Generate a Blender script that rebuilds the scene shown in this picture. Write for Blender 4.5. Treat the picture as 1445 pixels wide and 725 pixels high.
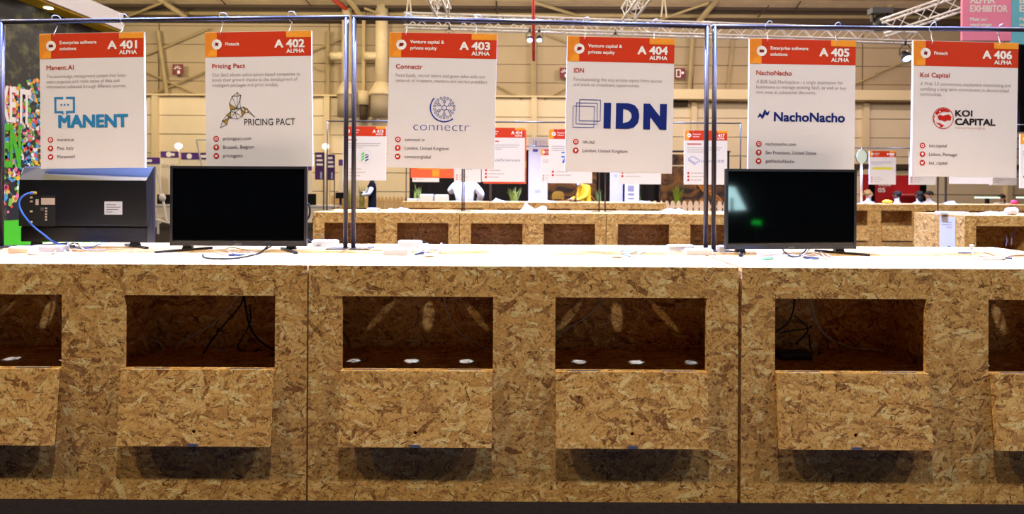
import bpy, bmesh, math, random
from mathutils import Vector, Matrix

random.seed(7)
for o in list(bpy.data.objects):
    bpy.data.objects.remove(o)
SC = bpy.context.scene
COL = SC.collection

# ------------------------------------------------------------------ camera
FPX, CX, HV, ROLL, CAMZ = 853.0, 722.5, 262.0, 0.0055, 1.41
cam_d = bpy.data.cameras.new('camera')
cam = bpy.data.objects.new('camera', cam_d)
COL.objects.link(cam)
cam_d.sensor_width = 36.0
cam_d.sensor_fit = 'HORIZONTAL'
cam_d.lens = FPX / 1445.0 * 36.0
cam_d.shift_y = -(362.5 - HV) / 1445.0
cam_d.clip_end = 200
cam.matrix_world = Matrix.Translation((0, 0, CAMZ)) @ Matrix.Rotation(math.pi / 2, 4, 'X') @ Matrix.Rotation(ROLL, 4, 'Z')
cam_d.dof.use_dof = True
cam_d.dof.focus_distance = 3.15
cam_d.dof.aperture_fstop = 3.0
SC.camera = cam

# ------------------------------------------------------------------ exposure
SC.view_settings.view_transform = 'Standard'
SC.view_settings.look = 'None'
SC.view_settings.gamma = 1.0
SC.view_settings.use_curve_mapping = False
SC.view_settings.exposure = 0.0

# ------------------------------------------------------------------ world: dim hall air
W = bpy.data.worlds.new('world')
SC.world = W
W.use_nodes = True
W.node_tree.nodes['Background'].inputs[0].default_value = (0.55, 0.6, 0.75, 1)
W.node_tree.nodes['Background'].inputs[1].default_value = 0.012


def lamp(name, kind, loc, energy, color, radius=0.1, target=None, angle=100, blend=0.5):
    d = bpy.data.lights.new(name, kind)
    d.energy = energy
    d.color = color
    d.shadow_soft_size = radius
    if kind == 'SPOT':
        d.spot_size = math.radians(angle)
        d.spot_blend = blend
    o = bpy.data.objects.new(name, d)
    COL.objects.link(o)
    o.location = loc
    if target is not None:
        v = Vector(target) - Vector(loc)
        o.rotation_euler = v.to_track_quat('-Z', 'Y').to_euler()
    return o


COOL = (0.24, 0.38, 1.0)
# high-bay hall lamps, hung in a grid under the roof; the left ones burn yellower
for gy, pw in ((0.0, 1680), (10.0, 560), (18.0, 580), (25.5, 620)):
    for gx in (-18.9, -12.6, -6.3, 0.0, 6.3, 12.6, 18.9):
        if gy == 0.0 and abs(gx) > 13:
            continue
        if gy < 5:
            tone = (1.0, 0.82, 0.52) if gx < -3 else (1.0, 0.93, 0.88)
        else:
            tone = (1.0, 0.86, 0.60) if gx < -3 else ((1.0, 0.88, 0.77) if gx < 9 else (1.0, 0.83, 0.76))
            pw_ = pw * (1.0 if gx < 9 else .7)
        if gy < 5:
            lamp('hall_lamp', 'SPOT', (gx, gy, 9.0), pw, tone, 0.14, (gx, gy, 0), 160, 0.6)
        else:
            lamp('hall_lamp', 'POINT', (gx, gy, 8.4), pw_, tone, 0.2)
# cool LED spots on the rigging above each row of counters
for gx in (-3.5, -1.7, 0.02, 1.83, 3.6):
    lamp('rig_spot', 'SPOT', (gx, 3.7, 4.2), 2500, COOL, 0.05, (gx, 3.5, 0), 110, 0.6)
for ry in (7.94, 13.18):
    for gx in (-2.4, 0.3, 3.0, 6.6, 9.4):
        lamp('rig_spot', 'SPOT', (gx, ry + .85, 4.4), 2500, (0.32, 0.46, 1.0), 0.06, (gx, ry + .5, 0), 110, 0.6)
        if ry > 10 and gx > 9:
            continue      # the pink banner hangs here
        lamp('rig_spot', 'SPOT', (gx, ry - 1.6, 4.8), 160, (0.86, 0.88, 1.0), 0.06, (gx, ry + .5, 0.8), 110, 0.6)


# ------------------------------------------------------------------ helpers
def P(u, v, d):
    du, dv = u - CX, v - HV
    x = du + dv * ROLL
    y = dv - du * ROLL
    return Vector((x / FPX * d, d, CAMZ - y / FPX * d))


TOPZ = 1.05


def G(u, v, z=TOPZ):
    du, dv = u - CX, v - HV
    y = dv - du * ROLL
    return P(u, v, (CAMZ - z) * FPX / y)


def lin(r, g, b):
    f = lambda c: (c / 255 / 12.92) if c / 255 <= 0.04045 else ((c / 255 + 0.055) / 1.055) ** 2.4
    return (f(r), f(g), f(b), 1.0)


MATS = {}


def mat(name, rgb=(200, 200, 200), rough=0.5, metal=0.0, spec=0.5, emit=0.0, bump=0.0, bscale=60, var=0.0, vscale=8):
    if name in MATS:
        return MATS[name]
    m = bpy.data.materials.new(name)
    m.use_nodes = True
    nt = m.node_tree
    b = nt.nodes['Principled BSDF']
    c = lin(*rgb)
    b.inputs['Base Color'].default_value = c
    b.inputs['Roughness'].default_value = rough
    b.inputs['Metallic'].default_value = metal
    b.inputs['Specular IOR Level'].default_value = spec
    if emit > 0:
        b.inputs['Emission Color'].default_value = c
        b.inputs['Emission Strength'].default_value = emit
    if var > 0 or bump > 0:
        tc = nt.nodes.new('ShaderNodeTexCoord')
        if var > 0:
            n = nt.nodes.new('ShaderNodeTexNoise')
            n.inputs['Scale'].default_value = vscale
            n.inputs['Detail'].default_value = 5
            nt.links.new(tc.outputs['Object'], n.inputs['Vector'])
            r = nt.nodes.new('ShaderNodeValToRGB')
            r.color_ramp.elements[0].position = 0.3
            r.color_ramp.elements[1].position = 0.7
            r.color_ramp.elements[0].color = (c[0] * (1 - var), c[1] * (1 - var), c[2] * (1 - var), 1)
            r.color_ramp.elements[1].color = (min(1, c[0] * (1 + var)), min(1, c[1] * (1 + var)), min(1, c[2] * (1 + var)), 1)
            nt.links.new(n.outputs['Fac'], r.inputs['Fac'])
            nt.links.new(r.outputs['Color'], b.inputs['Base Color'])
        if bump > 0:
            n2 = nt.nodes.new('ShaderNodeTexNoise')
            n2.inputs['Scale'].default_value = bscale
            n2.inputs['Detail'].default_value = 3
            nt.links.new(tc.outputs['Object'], n2.inputs['Vector'])
            bp = nt.nodes.new('ShaderNodeBump')
            bp.inputs['Strength'].default_value = bump
            bp.inputs['Distance'].default_value = 0.01
            nt.links.new(n2.outputs['Fac'], bp.inputs['Height'])
            nt.links.new(bp.outputs['Normal'], b.inputs['Normal'])
    MATS[name] = m
    return m


class MB:
    """collects shapes, links them as ONE mesh object"""

    def __init__(s):
        s.v, s.f = [], []

    def add(s, vs, fs):
        n = len(s.v)
        s.v += [tuple(p) for p in vs]
        s.f += [tuple(i + n for i in f) for f in fs]
        return s

    def box(s, x0, x1, y0, y1, z0, z1):
        vs = [(x, y, z) for z in (z0, z1) for y in (y0, y1) for x in (x0, x1)]
        fs = [(0, 2, 3, 1), (4, 5, 7, 6), (0, 1, 5, 4), (2, 6, 7, 3), (0, 4, 6, 2), (1, 3, 7, 5)]
        return s.add(vs, fs)

    def hexa(s, b, t):
        """b,t: four bottom and four top points, both counter-clockwise from above"""
        fs = [(3, 2, 1, 0), (4, 5, 6, 7)] + [(i, (i + 1) % 4, (i + 1) % 4 + 4, i + 4) for i in range(4)]
        return s.add(list(b) + list(t), fs)

    def rbox(s, x0, x1, y0, y1, z0, z1, r=0.005):
        """box with chamfered vertical and top edges"""
        def ring(i, z):
            return [(x0 + i + r, y0 + i, z), (x1 - i - r, y0 + i, z), (x1 - i, y0 + i + r, z), (x1 - i, y1 - i - r, z),
                    (x1 - i - r, y1 - i, z), (x0 + i + r, y1 - i, z), (x0 + i, y1 - i - r, z), (x0 + i, y0 + i + r, z)]
        vs = ring(0, z0) + ring(0, z1 - r) + ring(r, z1)
        fs = [tuple(range(7, -1, -1)), tuple(range(16, 24))]
        for k in (0, 8):
            fs += [(k + i, k + (i + 1) % 8, k + 8 + (i + 1) % 8, k + 8 + i) for i in range(8)]
        return s.add(vs, fs)

    def tube(s, pts, r, n=8, cap=True):
        pts = [Vector(p) for p in pts]
        rs = r if isinstance(r, (list, tuple)) else [r] * len(pts)
        vs, fs = [], []
        up = None
        for i, p in enumerate(pts):
            t = (pts[min(i + 1, len(pts) - 1)] - pts[max(i - 1, 0)]).normalized()
            if up is None:
                a = Vector((0, 0, 1)) if abs(t.z) < 0.9 else Vector((1, 0, 0))
                up = t.cross(a).normalized()
            up = (up - t * up.dot(t)).normalized()
            w = t.cross(up)
            for k in range(n):
                an = 2 * math.pi * k / n
                vs.append(p + (up * math.cos(an) + w * math.sin(an)) * rs[i])
        for i in range(len(pts) - 1):
            for k in range(n):
                k2 = (k + 1) % n
                fs.append((i * n + k, i * n + k2, (i + 1) * n + k2, (i + 1) * n + k))
        if cap:
            fs.append(tuple(range(n - 1, -1, -1)))
            m = (len(pts) - 1) * n
            fs.append(tuple(m + k for k in range(n)))
        return s.add(vs, fs)

    def lathe(s, prof, n=16, c=(0, 0, 0)):
        vs, fs = [], []
        for r, z in prof:
            for k in range(n):
                a = 2 * math.pi * k / n
                vs.append((c[0] + r * math.cos(a), c[1] + r * math.sin(a), c[2] + z))
        for i in range(len(prof) - 1):
            for k in range(n):
                k2 = (k + 1) % n
                fs.append((i * n + k, i * n + k2, (i + 1) * n + k2, (i + 1) * n + k))
        fs.append(tuple(range(n - 1, -1, -1)))
        m = (len(prof) - 1) * n
        fs.append(tuple(m + k for k in range(n)))
        return s.add(vs, fs)

    def ball(s, c, rx, ry, rz, n=14, m=9):
        vs, fs = [(c[0], c[1], c[2] - rz)], []
        for j in range(1, m):
            t = math.pi * j / m
            for k in range(n):
                a = 2 * math.pi * k / n
                vs.append((c[0] + rx * math.sin(t) * math.cos(a), c[1] + ry * math.sin(t) * math.sin(a), c[2] - rz * math.cos(t)))
        vs.append((c[0], c[1], c[2] + rz))
        for k in range(n):
            fs.append((0, 1 + (k + 1) % n, 1 + k))
            fs.append((len(vs) - 1, 1 + (m - 2) * n + k, 1 + (m - 2) * n + (k + 1) % n))
        for j in range(m - 2):
            for k in range(n):
                fs.append((1 + j * n + k, 1 + j * n + (k + 1) % n, 1 + (j + 1) * n + (k + 1) % n, 1 + (j + 1) * n + k))
        return s.add(vs, fs)

    def plate(s, xs, zs, holes, y0, y1, to=lambda x, y, z: (x, y, z)):
        """slab in x-z with rectangular holes; xs, zs are the cut lines, thickness y0..y1"""
        def solid(i, j):
            if i < 0 or j < 0 or i >= len(xs) - 1 or j >= len(zs) - 1:
                return False
            cx, cz = (xs[i] + xs[i + 1]) / 2, (zs[j] + zs[j + 1]) / 2
            return not any(a < cx < b and c < cz < d for a, b, c, d in holes)
        for i in range(len(xs) - 1):
            for j in range(len(zs) - 1):
                if not solid(i, j):
                    continue
                a, b, c, d = xs[i], xs[i + 1], zs[j], zs[j + 1]
                q = lambda *p: s.add([to(*t) for t in p], [(0, 1, 2, 3)])
                q((a, y0, c), (b, y0, c), (b, y0, d), (a, y0, d))
                q((b, y1, c), (a, y1, c), (a, y1, d), (b, y1, d))
                if not solid(i - 1, j):
                    q((a, y1, c), (a, y0, c), (a, y0, d), (a, y1, d))
                if not solid(i + 1, j):
                    q((b, y0, c), (b, y1, c), (b, y1, d), (b, y0, d))
                if not solid(i, j - 1):
                    q((a, y1, c), (b, y1, c), (b, y0, c), (a, y0, c))
                if not solid(i, j + 1):
                    q((a, y0, d), (b, y0, d), (b, y1, d), (a, y1, d))
        return s

    def square_ring(s, cx, cz, half, r, y0, y1, to, n=32):
        """fills a square hole of a plate down to a round hole"""
        out, inn = [], []
        for k in range(n):
            a = 2 * math.pi * k / n
            c, sn = math.cos(a), math.sin(a)
            m = half / max(abs(c), abs(sn))
            out.append((cx + c * m, cz + sn * m))
            inn.append((cx + c * r, cz + sn * r))
        for k in range(n):
            k2 = (k + 1) % n
            o1, o2, i1, i2 = out[k], out[k2], inn[k], inn[k2]
            s.add([to(o1[0], y0, o1[1]), to(o2[0], y0, o2[1]), to(i2[0], y0, i2[1]), to(i1[0], y0, i1[1])], [(0, 1, 2, 3)])
            s.add([to(o1[0], y1, o1[1]), to(o2[0], y1, o2[1]), to(i2[0], y1, i2[1]), to(i1[0], y1, i1[1])], [(3, 2, 1, 0)])
            s.add([to(i1[0], y0, i1[1]), to(i2[0], y0, i2[1]), to(i2[0], y1, i2[1]), to(i1[0], y1, i1[1])], [(0, 1, 2, 3)])
        return s

    def build(s, name, m, parent=None, smooth=False, uv=False, weld=False):
        me = bpy.data.meshes.new(name)
        me.from_pydata(s.v, [], s.f)
        if weld:
            bm = bmesh.new()
            bm.from_mesh(me)
            bmesh.ops.remove_doubles(bm, verts=bm.verts, dist=1e-5)
            bmesh.ops.recalc_face_normals(bm, faces=bm.faces)
            bm.to_mesh(me)
            bm.free()
        me.update()
        if uv:
            box_uv(me)
        if smooth:
            for p in me.polygons:
                p.use_smooth = True
        me.materials.append(m)
        o = bpy.data.objects.new(name, me)
        COL.objects.link(o)
        if parent is not None:
            o.parent = parent
        return o


def box_uv(me):
    ul = me.uv_layers.new(name='UVMap')
    ox, oy = random.uniform(0, 50), random.uniform(0, 50)
    for p in me.polygons:
        n = p.normal
        ax = max(range(3), key=lambda i: abs(n[i]))
        for li in p.loop_indices:
            c = me.vertices[me.loops[li].vertex_index].co
            if ax == 0:
                q = (c.y + 3.3, c.z)
            elif ax == 1:
                q = (c.x, c.z)
            else:
                q = (c.x, c.y + 7.7)
            ul.data[li].uv = (q[0] + ox, q[1] + oy)


def tag(o, label=None, cat=None, group=None, kind=None):
    if label:
        o['label'] = label
    if cat:
        o['category'] = cat
    if group:
        o['group'] = group
    if kind:
        o['kind'] = kind
    return o


def thing(name, label, cat, loc=(0, 0, 0), rotz=0.0, group=None, kind=None):
    o = bpy.data.objects.new(name, None)
    COL.objects.link(o)
    o.empty_display_size = 0.1
    o.location = loc
    o.rotation_euler = (0, 0, rotz)
    return tag(o, label, cat, group, kind)


def copy_tree(o, parent=None):
    c = o.copy()
    COL.objects.link(c)
    c.parent = parent
    for ch in list(o.children):
        copy_tree(ch, c)
    return c


def spline(pts, n=8):
    pts = [Vector(p) for p in pts]
    out = []
    for i in range(len(pts) - 1):
        p0, p1, p2, p3 = pts[max(i - 1, 0)], pts[i], pts[i + 1], pts[min(i + 2, len(pts) - 1)]
        for k in range(n):
            t = k / n
            out.append(0.5 * ((2 * p1) + (p2 - p0) * t + (2 * p0 - 5 * p1 + 4 * p2 - p3) * t * t + (3 * p1 - p0 - 3 * p2 + p3) * t ** 3))
    out.append(pts[-1])
    return out


def cable(label, pts, r, m, cat='cable', name='cable', group=None, n=7):
    o = MB().tube(spline(pts, n), r, 6).build(name, m, None, smooth=True)
    return tag(o, label, cat, group)


# ------------------------------------------------------------------ oriented strand board
def flake_group():
    g = bpy.data.node_groups.new('flake_layer', 'ShaderNodeTree')
    g.interface.new_socket('Vector', in_out='INPUT', socket_type='NodeSocketVector')
    for nm in ('Cells', 'Offset', 'Length', 'Width'):
        g.interface.new_socket(nm, in_out='INPUT', socket_type='NodeSocketFloat')
    for nm in ('Mask', 'Value', 'Edge'):
        g.interface.new_socket(nm, in_out='OUTPUT', socket_type='NodeSocketFloat')
    N, L = g.nodes, g.links
    gi, go = N.new('NodeGroupInput'), N.new('NodeGroupOutput')

    def math_(op, a, b=None, clamp=False):
        n = N.new('ShaderNodeMath')
        n.operation = op
        n.use_clamp = clamp
        for i, x in enumerate((a, b)):
            if x is None:
                continue
            if isinstance(x, (int, float)):
                n.inputs[i].default_value = x
            else:
                L.new(x, n.inputs[i])
        return n.outputs[0]

    sc = N.new('ShaderNodeVectorMath'); sc.operation = 'SCALE'
    L.new(gi.outputs['Vector'], sc.inputs[0]); L.new(gi.outputs['Cells'], sc.inputs['Scale'])
    ad = N.new('ShaderNodeVectorMath'); ad.operation = 'ADD'
    L.new(sc.outputs[0], ad.inputs[0]); L.new(gi.outputs['Offset'], ad.inputs[1])
    vo = N.new('ShaderNodeTexVoronoi'); vo.voronoi_dimensions = '2D'; vo.inputs['Scale'].default_value = 1.0
    vo.inputs['Randomness'].default_value = 1.0
    L.new(ad.outputs[0], vo.inputs['Vector'])
    su = N.new('ShaderNodeVectorMath'); su.operation = 'SUBTRACT'
    L.new(ad.outputs[0], su.inputs[0]); L.new(vo.outputs['Position'], su.inputs[1])
    sx = N.new('ShaderNodeSeparateColor'); L.new(vo.outputs['Color'], sx.inputs[0])
    # bias the angle towards the board's long side
    a0 = math_('SUBTRACT', sx.outputs[0], 0.5)
    an = math_('MULTIPLY', math_('MULTIPLY', math_('ADD', math_('ABSOLUTE', a0), .35), a0), 3.3)
    ro = N.new('ShaderNodeVectorRotate'); ro.rotation_type = 'Z_AXIS'
    L.new(su.outputs[0], ro.inputs['Vector']); L.new(an, ro.inputs['Angle'])
    se = N.new('ShaderNodeSeparateXYZ'); L.new(ro.outputs[0], se.inputs[0])
    # ragged edges
    no = N.new('ShaderNodeTexNoise'); no.noise_dimensions = '2D'; no.inputs['Scale'].default_value = 5.0
    no.inputs['Detail'].default_value = 1.0
    L.new(ad.outputs[0], no.inputs['Vector'])
    jit = math_('MULTIPLY', math_('SUBTRACT', no.outputs['Fac'], 0.5), 0.34)
    ax = math_('ADD', math_('ABSOLUTE', se.outputs[0]), jit)
    ay = math_('ADD', math_('ABSOLUTE', se.outputs[1]), math_('MULTIPLY', jit, 0.5))
    size = math_('ADD', math_('MULTIPLY', sx.outputs[2], 0.9), 0.45)
    lx = math_('MULTIPLY', gi.outputs['Length'], size)
    fr = math_('DIVIDE', ax, lx)
    tap = math_('SUBTRACT', 1.0, math_('MULTIPLY', math_('MULTIPLY', fr, fr), .75))
    ly = math_('MULTIPLY', math_('MULTIPLY', gi.outputs['Width'], size), tap)
    ex = math_('MULTIPLY', math_('SUBTRACT', lx, ax), 22.0, True)
    ey = math_('MULTIPLY', math_('SUBTRACT', ly, ay), 40.0, True)
    mk = math_('MULTIPLY', ex, ey)
    L.new(mk, go.inputs['Mask'])
    # grain along the flake
    gr = N.new('ShaderNodeTexNoise'); gr.noise_dimensions = '2D'; gr.inputs['Scale'].default_value = 1.0
    gr.inputs['Detail'].default_value = 1.0
    cb = N.new('ShaderNodeCombineXYZ')
    L.new(math_('MULTIPLY', se.outputs[0], 3.0), cb.inputs[0]); L.new(math_('MULTIPLY', se.outputs[1], 38.0), cb.inputs[1])
    L.new(cb.outputs[0], gr.inputs['Vector'])
    val = math_('ADD', sx.outputs[1], math_('MULTIPLY', math_('SUBTRACT', gr.outputs['Fac'], 0.5), 0.45))
    L.new(val, go.inputs['Value'])
    rim = math_('SUBTRACT', 1.0, math_('MULTIPLY', math_('SUBTRACT', ly, ay), 9.0, True))
    L.new(math_('MULTIPLY', rim, mk), go.inputs['Edge'])
    return g


def osb(name, tint=(1, 1, 1), rough=0.42):
    m = bpy.data.materials.new(name)
    m.use_nodes = True
    nt = m.node_tree
    N, L = nt.nodes, nt.links
    b = N['Principled BSDF']
    uv = N.new('ShaderNodeUVMap')
    oi = N.new('ShaderNodeObjectInfo')
    sc = N.new('ShaderNodeVectorMath'); sc.operation = 'SCALE'; sc.inputs['Scale'].default_value = 3.71
    L.new(oi.outputs['Location'], sc.inputs[0])
    ad = N.new('ShaderNodeVectorMath'); ad.operation = 'ADD'
    L.new(uv.outputs[0], ad.inputs[0]); L.new(sc.outputs[0], ad.inputs[1])
    for wsc, amp in ((9.0, .022), (34.0, .007)):
        wn = N.new('ShaderNodeTexNoise'); wn.noise_dimensions = '2D'; wn.inputs['Scale'].default_value = wsc
        wn.inputs['Detail'].default_value = 1
        L.new(ad.outputs[0], wn.inputs['Vector'])
        ws = N.new('ShaderNodeVectorMath'); ws.operation = 'SUBTRACT'; ws.inputs[1].default_value = (.5, .5, .5)
        L.new(wn.outputs['Color'], ws.inputs[0])
        wm = N.new('ShaderNodeVectorMath'); wm.operation = 'SCALE'; wm.inputs['Scale'].default_value = amp
        L.new(ws.outputs[0], wm.inputs[0])
        wa = N.new('ShaderNodeVectorMath'); wa.operation = 'ADD'
        L.new(ad.outputs[0], wa.inputs[0]); L.new(wm.outputs[0], wa.inputs[1])
        ad = wa
    grp = flake_group() if 'flake_layer' not in bpy.data.node_groups else bpy.data.node_groups['flake_layer']

    def ramp(els):
        r = N.new('ShaderNodeValToRGB')
        cr = r.color_ramp
        while len(cr.elements) > 1:
            cr.elements.remove(cr.elements[-1])
        for i, (p, c) in enumerate(els):
            e = cr.elements[0] if i == 0 else cr.elements.new(p)
            e.position = p
            c = lin(*c)
            e.color = (min(.9, c[0] * tint[0]), min(.9, c[1] * tint[1]), min(.9, c[2] * tint[2]), 1)
        return r
    pal = [(0.0, (124, 82, 46)), (0.05, (156, 108, 62)), (0.12, (172, 132, 90)), (0.2, (196, 146, 86)), (0.5, (210, 162, 100)),
           (0.8, (222, 180, 120)), (1.0, (236, 204, 150))]
    no = N.new('ShaderNodeTexNoise'); no.noise_dimensions = '2D'; no.inputs['Scale'].default_value = 34
    no.inputs['Detail'].default_value = 4; no.inputs['Distortion'].default_value = 1.4
    L.new(ad.outputs[0], no.inputs['Vector'])
    r0 = ramp([(0.3, (112, 72, 36)), (0.46, (190, 142, 84)), (0.7, (220, 178, 116))])
    L.new(no.outputs['Fac'], r0.inputs['Fac'])
    col = r0.outputs['Color']
    hgt = None
    layers = [(15, 1.7, .66, .22), (10, 9.3, .66, .18), (17, 21.9, .66, .18), (9, 33.1, .66, .15), (13, 47.7, .66, .16),
              (22, 58.2, .66, .15), (11, 71.4, .66, .13), (24, 83.9, .6, .055)]
    for i, (cells, off, ln, wd) in enumerate(layers):
        g = N.new('ShaderNodeGroup'); g.node_tree = grp
        L.new(ad.outputs[0], g.inputs['Vector'])
        g.inputs['Cells'].default_value = cells
        g.inputs['Offset'].default_value = off
        g.inputs['Length'].default_value = ln
        g.inputs['Width'].default_value = wd
        r = ramp(pal if i < 7 else [(0.0, (96, 60, 32)), (0.3, (150, 100, 56)), (0.5, (204, 156, 96)), (1.0, (228, 190, 130))])
        L.new(g.outputs['Value'], r.inputs['Fac'])
        mx = N.new('ShaderNodeMix'); mx.data_type = 'RGBA'
        L.new(g.outputs['Mask'], mx.inputs[0]); L.new(col, mx.inputs[6]); L.new(r.outputs['Color'], mx.inputs[7])
        dk = N.new('ShaderNodeMix'); dk.data_type = 'RGBA'; dk.blend_type = 'MULTIPLY'
        ml = N.new('ShaderNodeMath'); ml.operation = 'MULTIPLY'; ml.inputs[1].default_value = 0.38
        L.new(g.outputs['Edge'], ml.inputs[0])
        L.new(ml.outputs[0], dk.inputs[0]); L.new(mx.outputs[2], dk.inputs[6])
        dk.inputs[7].default_value = (0.55, 0.42, 0.3, 1)
        col = dk.outputs[2]
        if i >= 4:
            h = N.new('ShaderNodeMath'); h.operation = 'MULTIPLY'
            L.new(g.outputs['Mask'], h.inputs[0]); L.new(g.outputs['Value'], h.inputs[1])
            if hgt is None:
                hgt = h.outputs[0]
            else:
                h2 = N.new('ShaderNodeMath'); h2.operation = 'ADD'
                L.new(hgt, h2.inputs[0]); L.new(h.outputs[0], h2.inputs[1])
                hgt = h2.outputs[0]
    sp = N.new('ShaderNodeTexNoise'); sp.noise_dimensions = '2D'; sp.inputs['Scale'].default_value = 90
    sp.inputs['Detail'].default_value = 2; sp.inputs['Distortion'].default_value = 1.0
    L.new(ad.outputs[0], sp.inputs['Vector'])
    rs = N.new('ShaderNodeValToRGB')
    rs.color_ramp.elements[0].position = .30; rs.color_ramp.elements[0].color = (.16, .12, .10, 1)
    rs.color_ramp.elements[1].position = .42; rs.color_ramp.elements[1].color = (1, 1, 1, 1)
    L.new(sp.outputs['Fac'], rs.inputs['Fac'])
    mm = N.new('ShaderNodeMix'); mm.data_type = 'RGBA'; mm.blend_type = 'MULTIPLY'; mm.inputs[0].default_value = .75
    L.new(col, mm.inputs[6]); L.new(rs.outputs['Color'], mm.inputs[7])
    col = mm.outputs[2]
    L.new(col, b.inputs['Base Color'])
    bp = N.new('ShaderNodeBump'); bp.inputs['Strength'].default_value = 0.25; bp.inputs['Distance'].default_value = 0.002
    L.new(hgt, bp.inputs['Height'])
    L.new(bp.outputs['Normal'], b.inputs['Normal'])
    b.inputs['Roughness'].default_value = rough
    b.inputs['Specular IOR Level'].default_value = 0.5
    MATS[name] = m
    return m


OSB = osb('strand_board', (1.15, 1.15, 1.0))
STEEL = mat('dark_steel', (62, 54, 58), 0.36, 0.35)
WHITE = mat('white_print', (232, 226, 228), 0.5, spec=0.3)
EDGE = mat('white_foam', (238, 238, 240), 0.6)
ORANGE = mat('print_orange', (206, 54, 18), 0.5, spec=0.3)
AMBER = mat('print_amber', (246, 158, 46), 0.5, spec=0.3, var=0.06, vscale=30)
INKW = mat('print_white', (250, 246, 244), 0.5, spec=0.3)
INKR = mat('print_rust', (190, 58, 36), 0.5, spec=0.3)
INKG = mat('print_grey', (172, 158, 160), 0.5, spec=0.3)
INKD = mat('print_dark', (88, 72, 82), 0.5, spec=0.3)
INKDR = mat('print_maroon', (120, 16, 22), 0.5, spec=0.3)
INKRED = mat('print_red', (196, 34, 26), 0.5, spec=0.3)
INKBLACK = mat('print_black', (34, 28, 32), 0.5, spec=0.3)
NAVY = mat('print_navy', (14, 36, 116), 0.5, spec=0.3)
BLUE = mat('print_blue', (44, 70, 160), 0.5, spec=0.3)
SKY = mat('print_sky', (40, 130, 186), 0.5, spec=0.3)
GOLDINK = mat('print_gold', (168, 134, 58), 0.5, spec=0.3)
WPLAST = mat('white_plastic', (206, 204, 210), 0.4)
BPLAST = mat('black_plastic', (22, 22, 26), 0.4)
CABW = mat('white_cable', (214, 214, 226), 0.45)
CABK = mat('black_cable', (16, 16, 18), 0.5)
CABB = mat('blue_cable', (40, 96, 190), 0.45)
CABT = mat('beige_cable', (196, 168, 140), 0.5)
CABC = mat('pale_teal_cable', (180, 212, 220), 0.45)

# ------------------------------------------------------------------ the hall
WY = 32.0
M_FLOOR = mat('carpet', (31, 26, 27), 0.95, spec=0.1, bump=0.4, bscale=300, var=0.25, vscale=40)
M_WALLU = mat('wall_tan', (180, 160, 130), 0.8, spec=0.2, var=0.06, vscale=0.6)
M_WALLL = mat('wall_cream', (236, 218, 188), 0.8, spec=0.2, var=0.04, vscale=0.6)
M_GAP = mat('wall_gap', (120, 98, 72), 0.9, spec=0.1)
M_DECK = mat('roof_deck', (160, 140, 112), 0.8, spec=0.2, bump=0.3, bscale=3, var=0.1, vscale=1.5)
M_BEAM = mat('roof_beam', (168, 148, 108), 0.6, spec=0.3, var=0.08, vscale=2)
M_DARKBEAM = mat('roof_dark', (70, 54, 40), 0.8)
M_REDBEAM = mat('red_paint', (176, 58, 40), 0.6)
M_CREAMBEAM = mat('cream_paint', (226, 206, 168), 0.6, spec=0.3)

tag(MB().box(-36, 36, -14, 34, -0.3, 0).build('floor', M_FLOOR), 'dark carpet floor of the exhibition hall', 'floor', kind='structure')
ceil = MB().box(-36, 36, -14, 34, 10.6, 10.9).build('ceiling', M_DECK)
tag(ceil, 'tan ribbed roof deck of the exhibition hall', 'ceiling', kind='structure')
for k, y in enumerate([29.7 + 0.28 * i for i in range(9)]):
    MB().box(-34, 34, y, y + 0.05, 10.50, 10.6).build('deck_rib', M_DECK, ceil)
for y in (28.6, 30.55):
    MB().box(-34, 34, y, y + 0.16, 10.36, 10.62).build('purlin', M_DARKBEAM, ceil)
MB().tube([(-34, 31.2, 10.22), (34, 31.2, 10.22)], 0.11, 10).build('pipe', M_BEAM, ceil, smooth=True)
MB().box(-34, 34, 31.35, 31.9, 9.9, 10.6).build('eaves_beam', M_DARKBEAM, ceil)


def strut(parent, name, a, b, da, db, w, m):
    p, q = P(a[0], a[1], da), P(b[0], b[1], db)
    return MB().tube([p, q], w, 6).build(name, m, parent)


for a, b, w, m in (((218, -6), (262, 24), .13, M_BEAM), ((228, 4), (178, 24), .06, M_BEAM), ((490, -4), (512, 26), .14, M_BEAM),
                   ((468, -4), (496, 19), .12, M_REDBEAM), ((1014, -4), (986, 30), .15, M_BEAM), ((1000, 4), (930, 28), .06, M_BEAM),
                   ((515, 12), (545, 22), .06, M_BEAM), ((756, 4), (815, 22), .08, M_BEAM), ((905, -2), (1000, 8), .05, M_BEAM),
                   ((1272, -4), (1240, 20), .1, M_BEAM), ((700, -3), (702, 20), .04, M_DARKBEAM), ((1085, 8), (1070, 24), .03, M_DARKBEAM),
                   ((1130, 2), (1118, 20), .03, M_DARKBEAM), ((310, -2), (322, 10), .03, M_DARKBEAM), ((432, 0), (442, 12), .03, M_DARKBEAM)):
    strut(ceil, 'brace', a, b, 29.6, 31.0, w, m)

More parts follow.
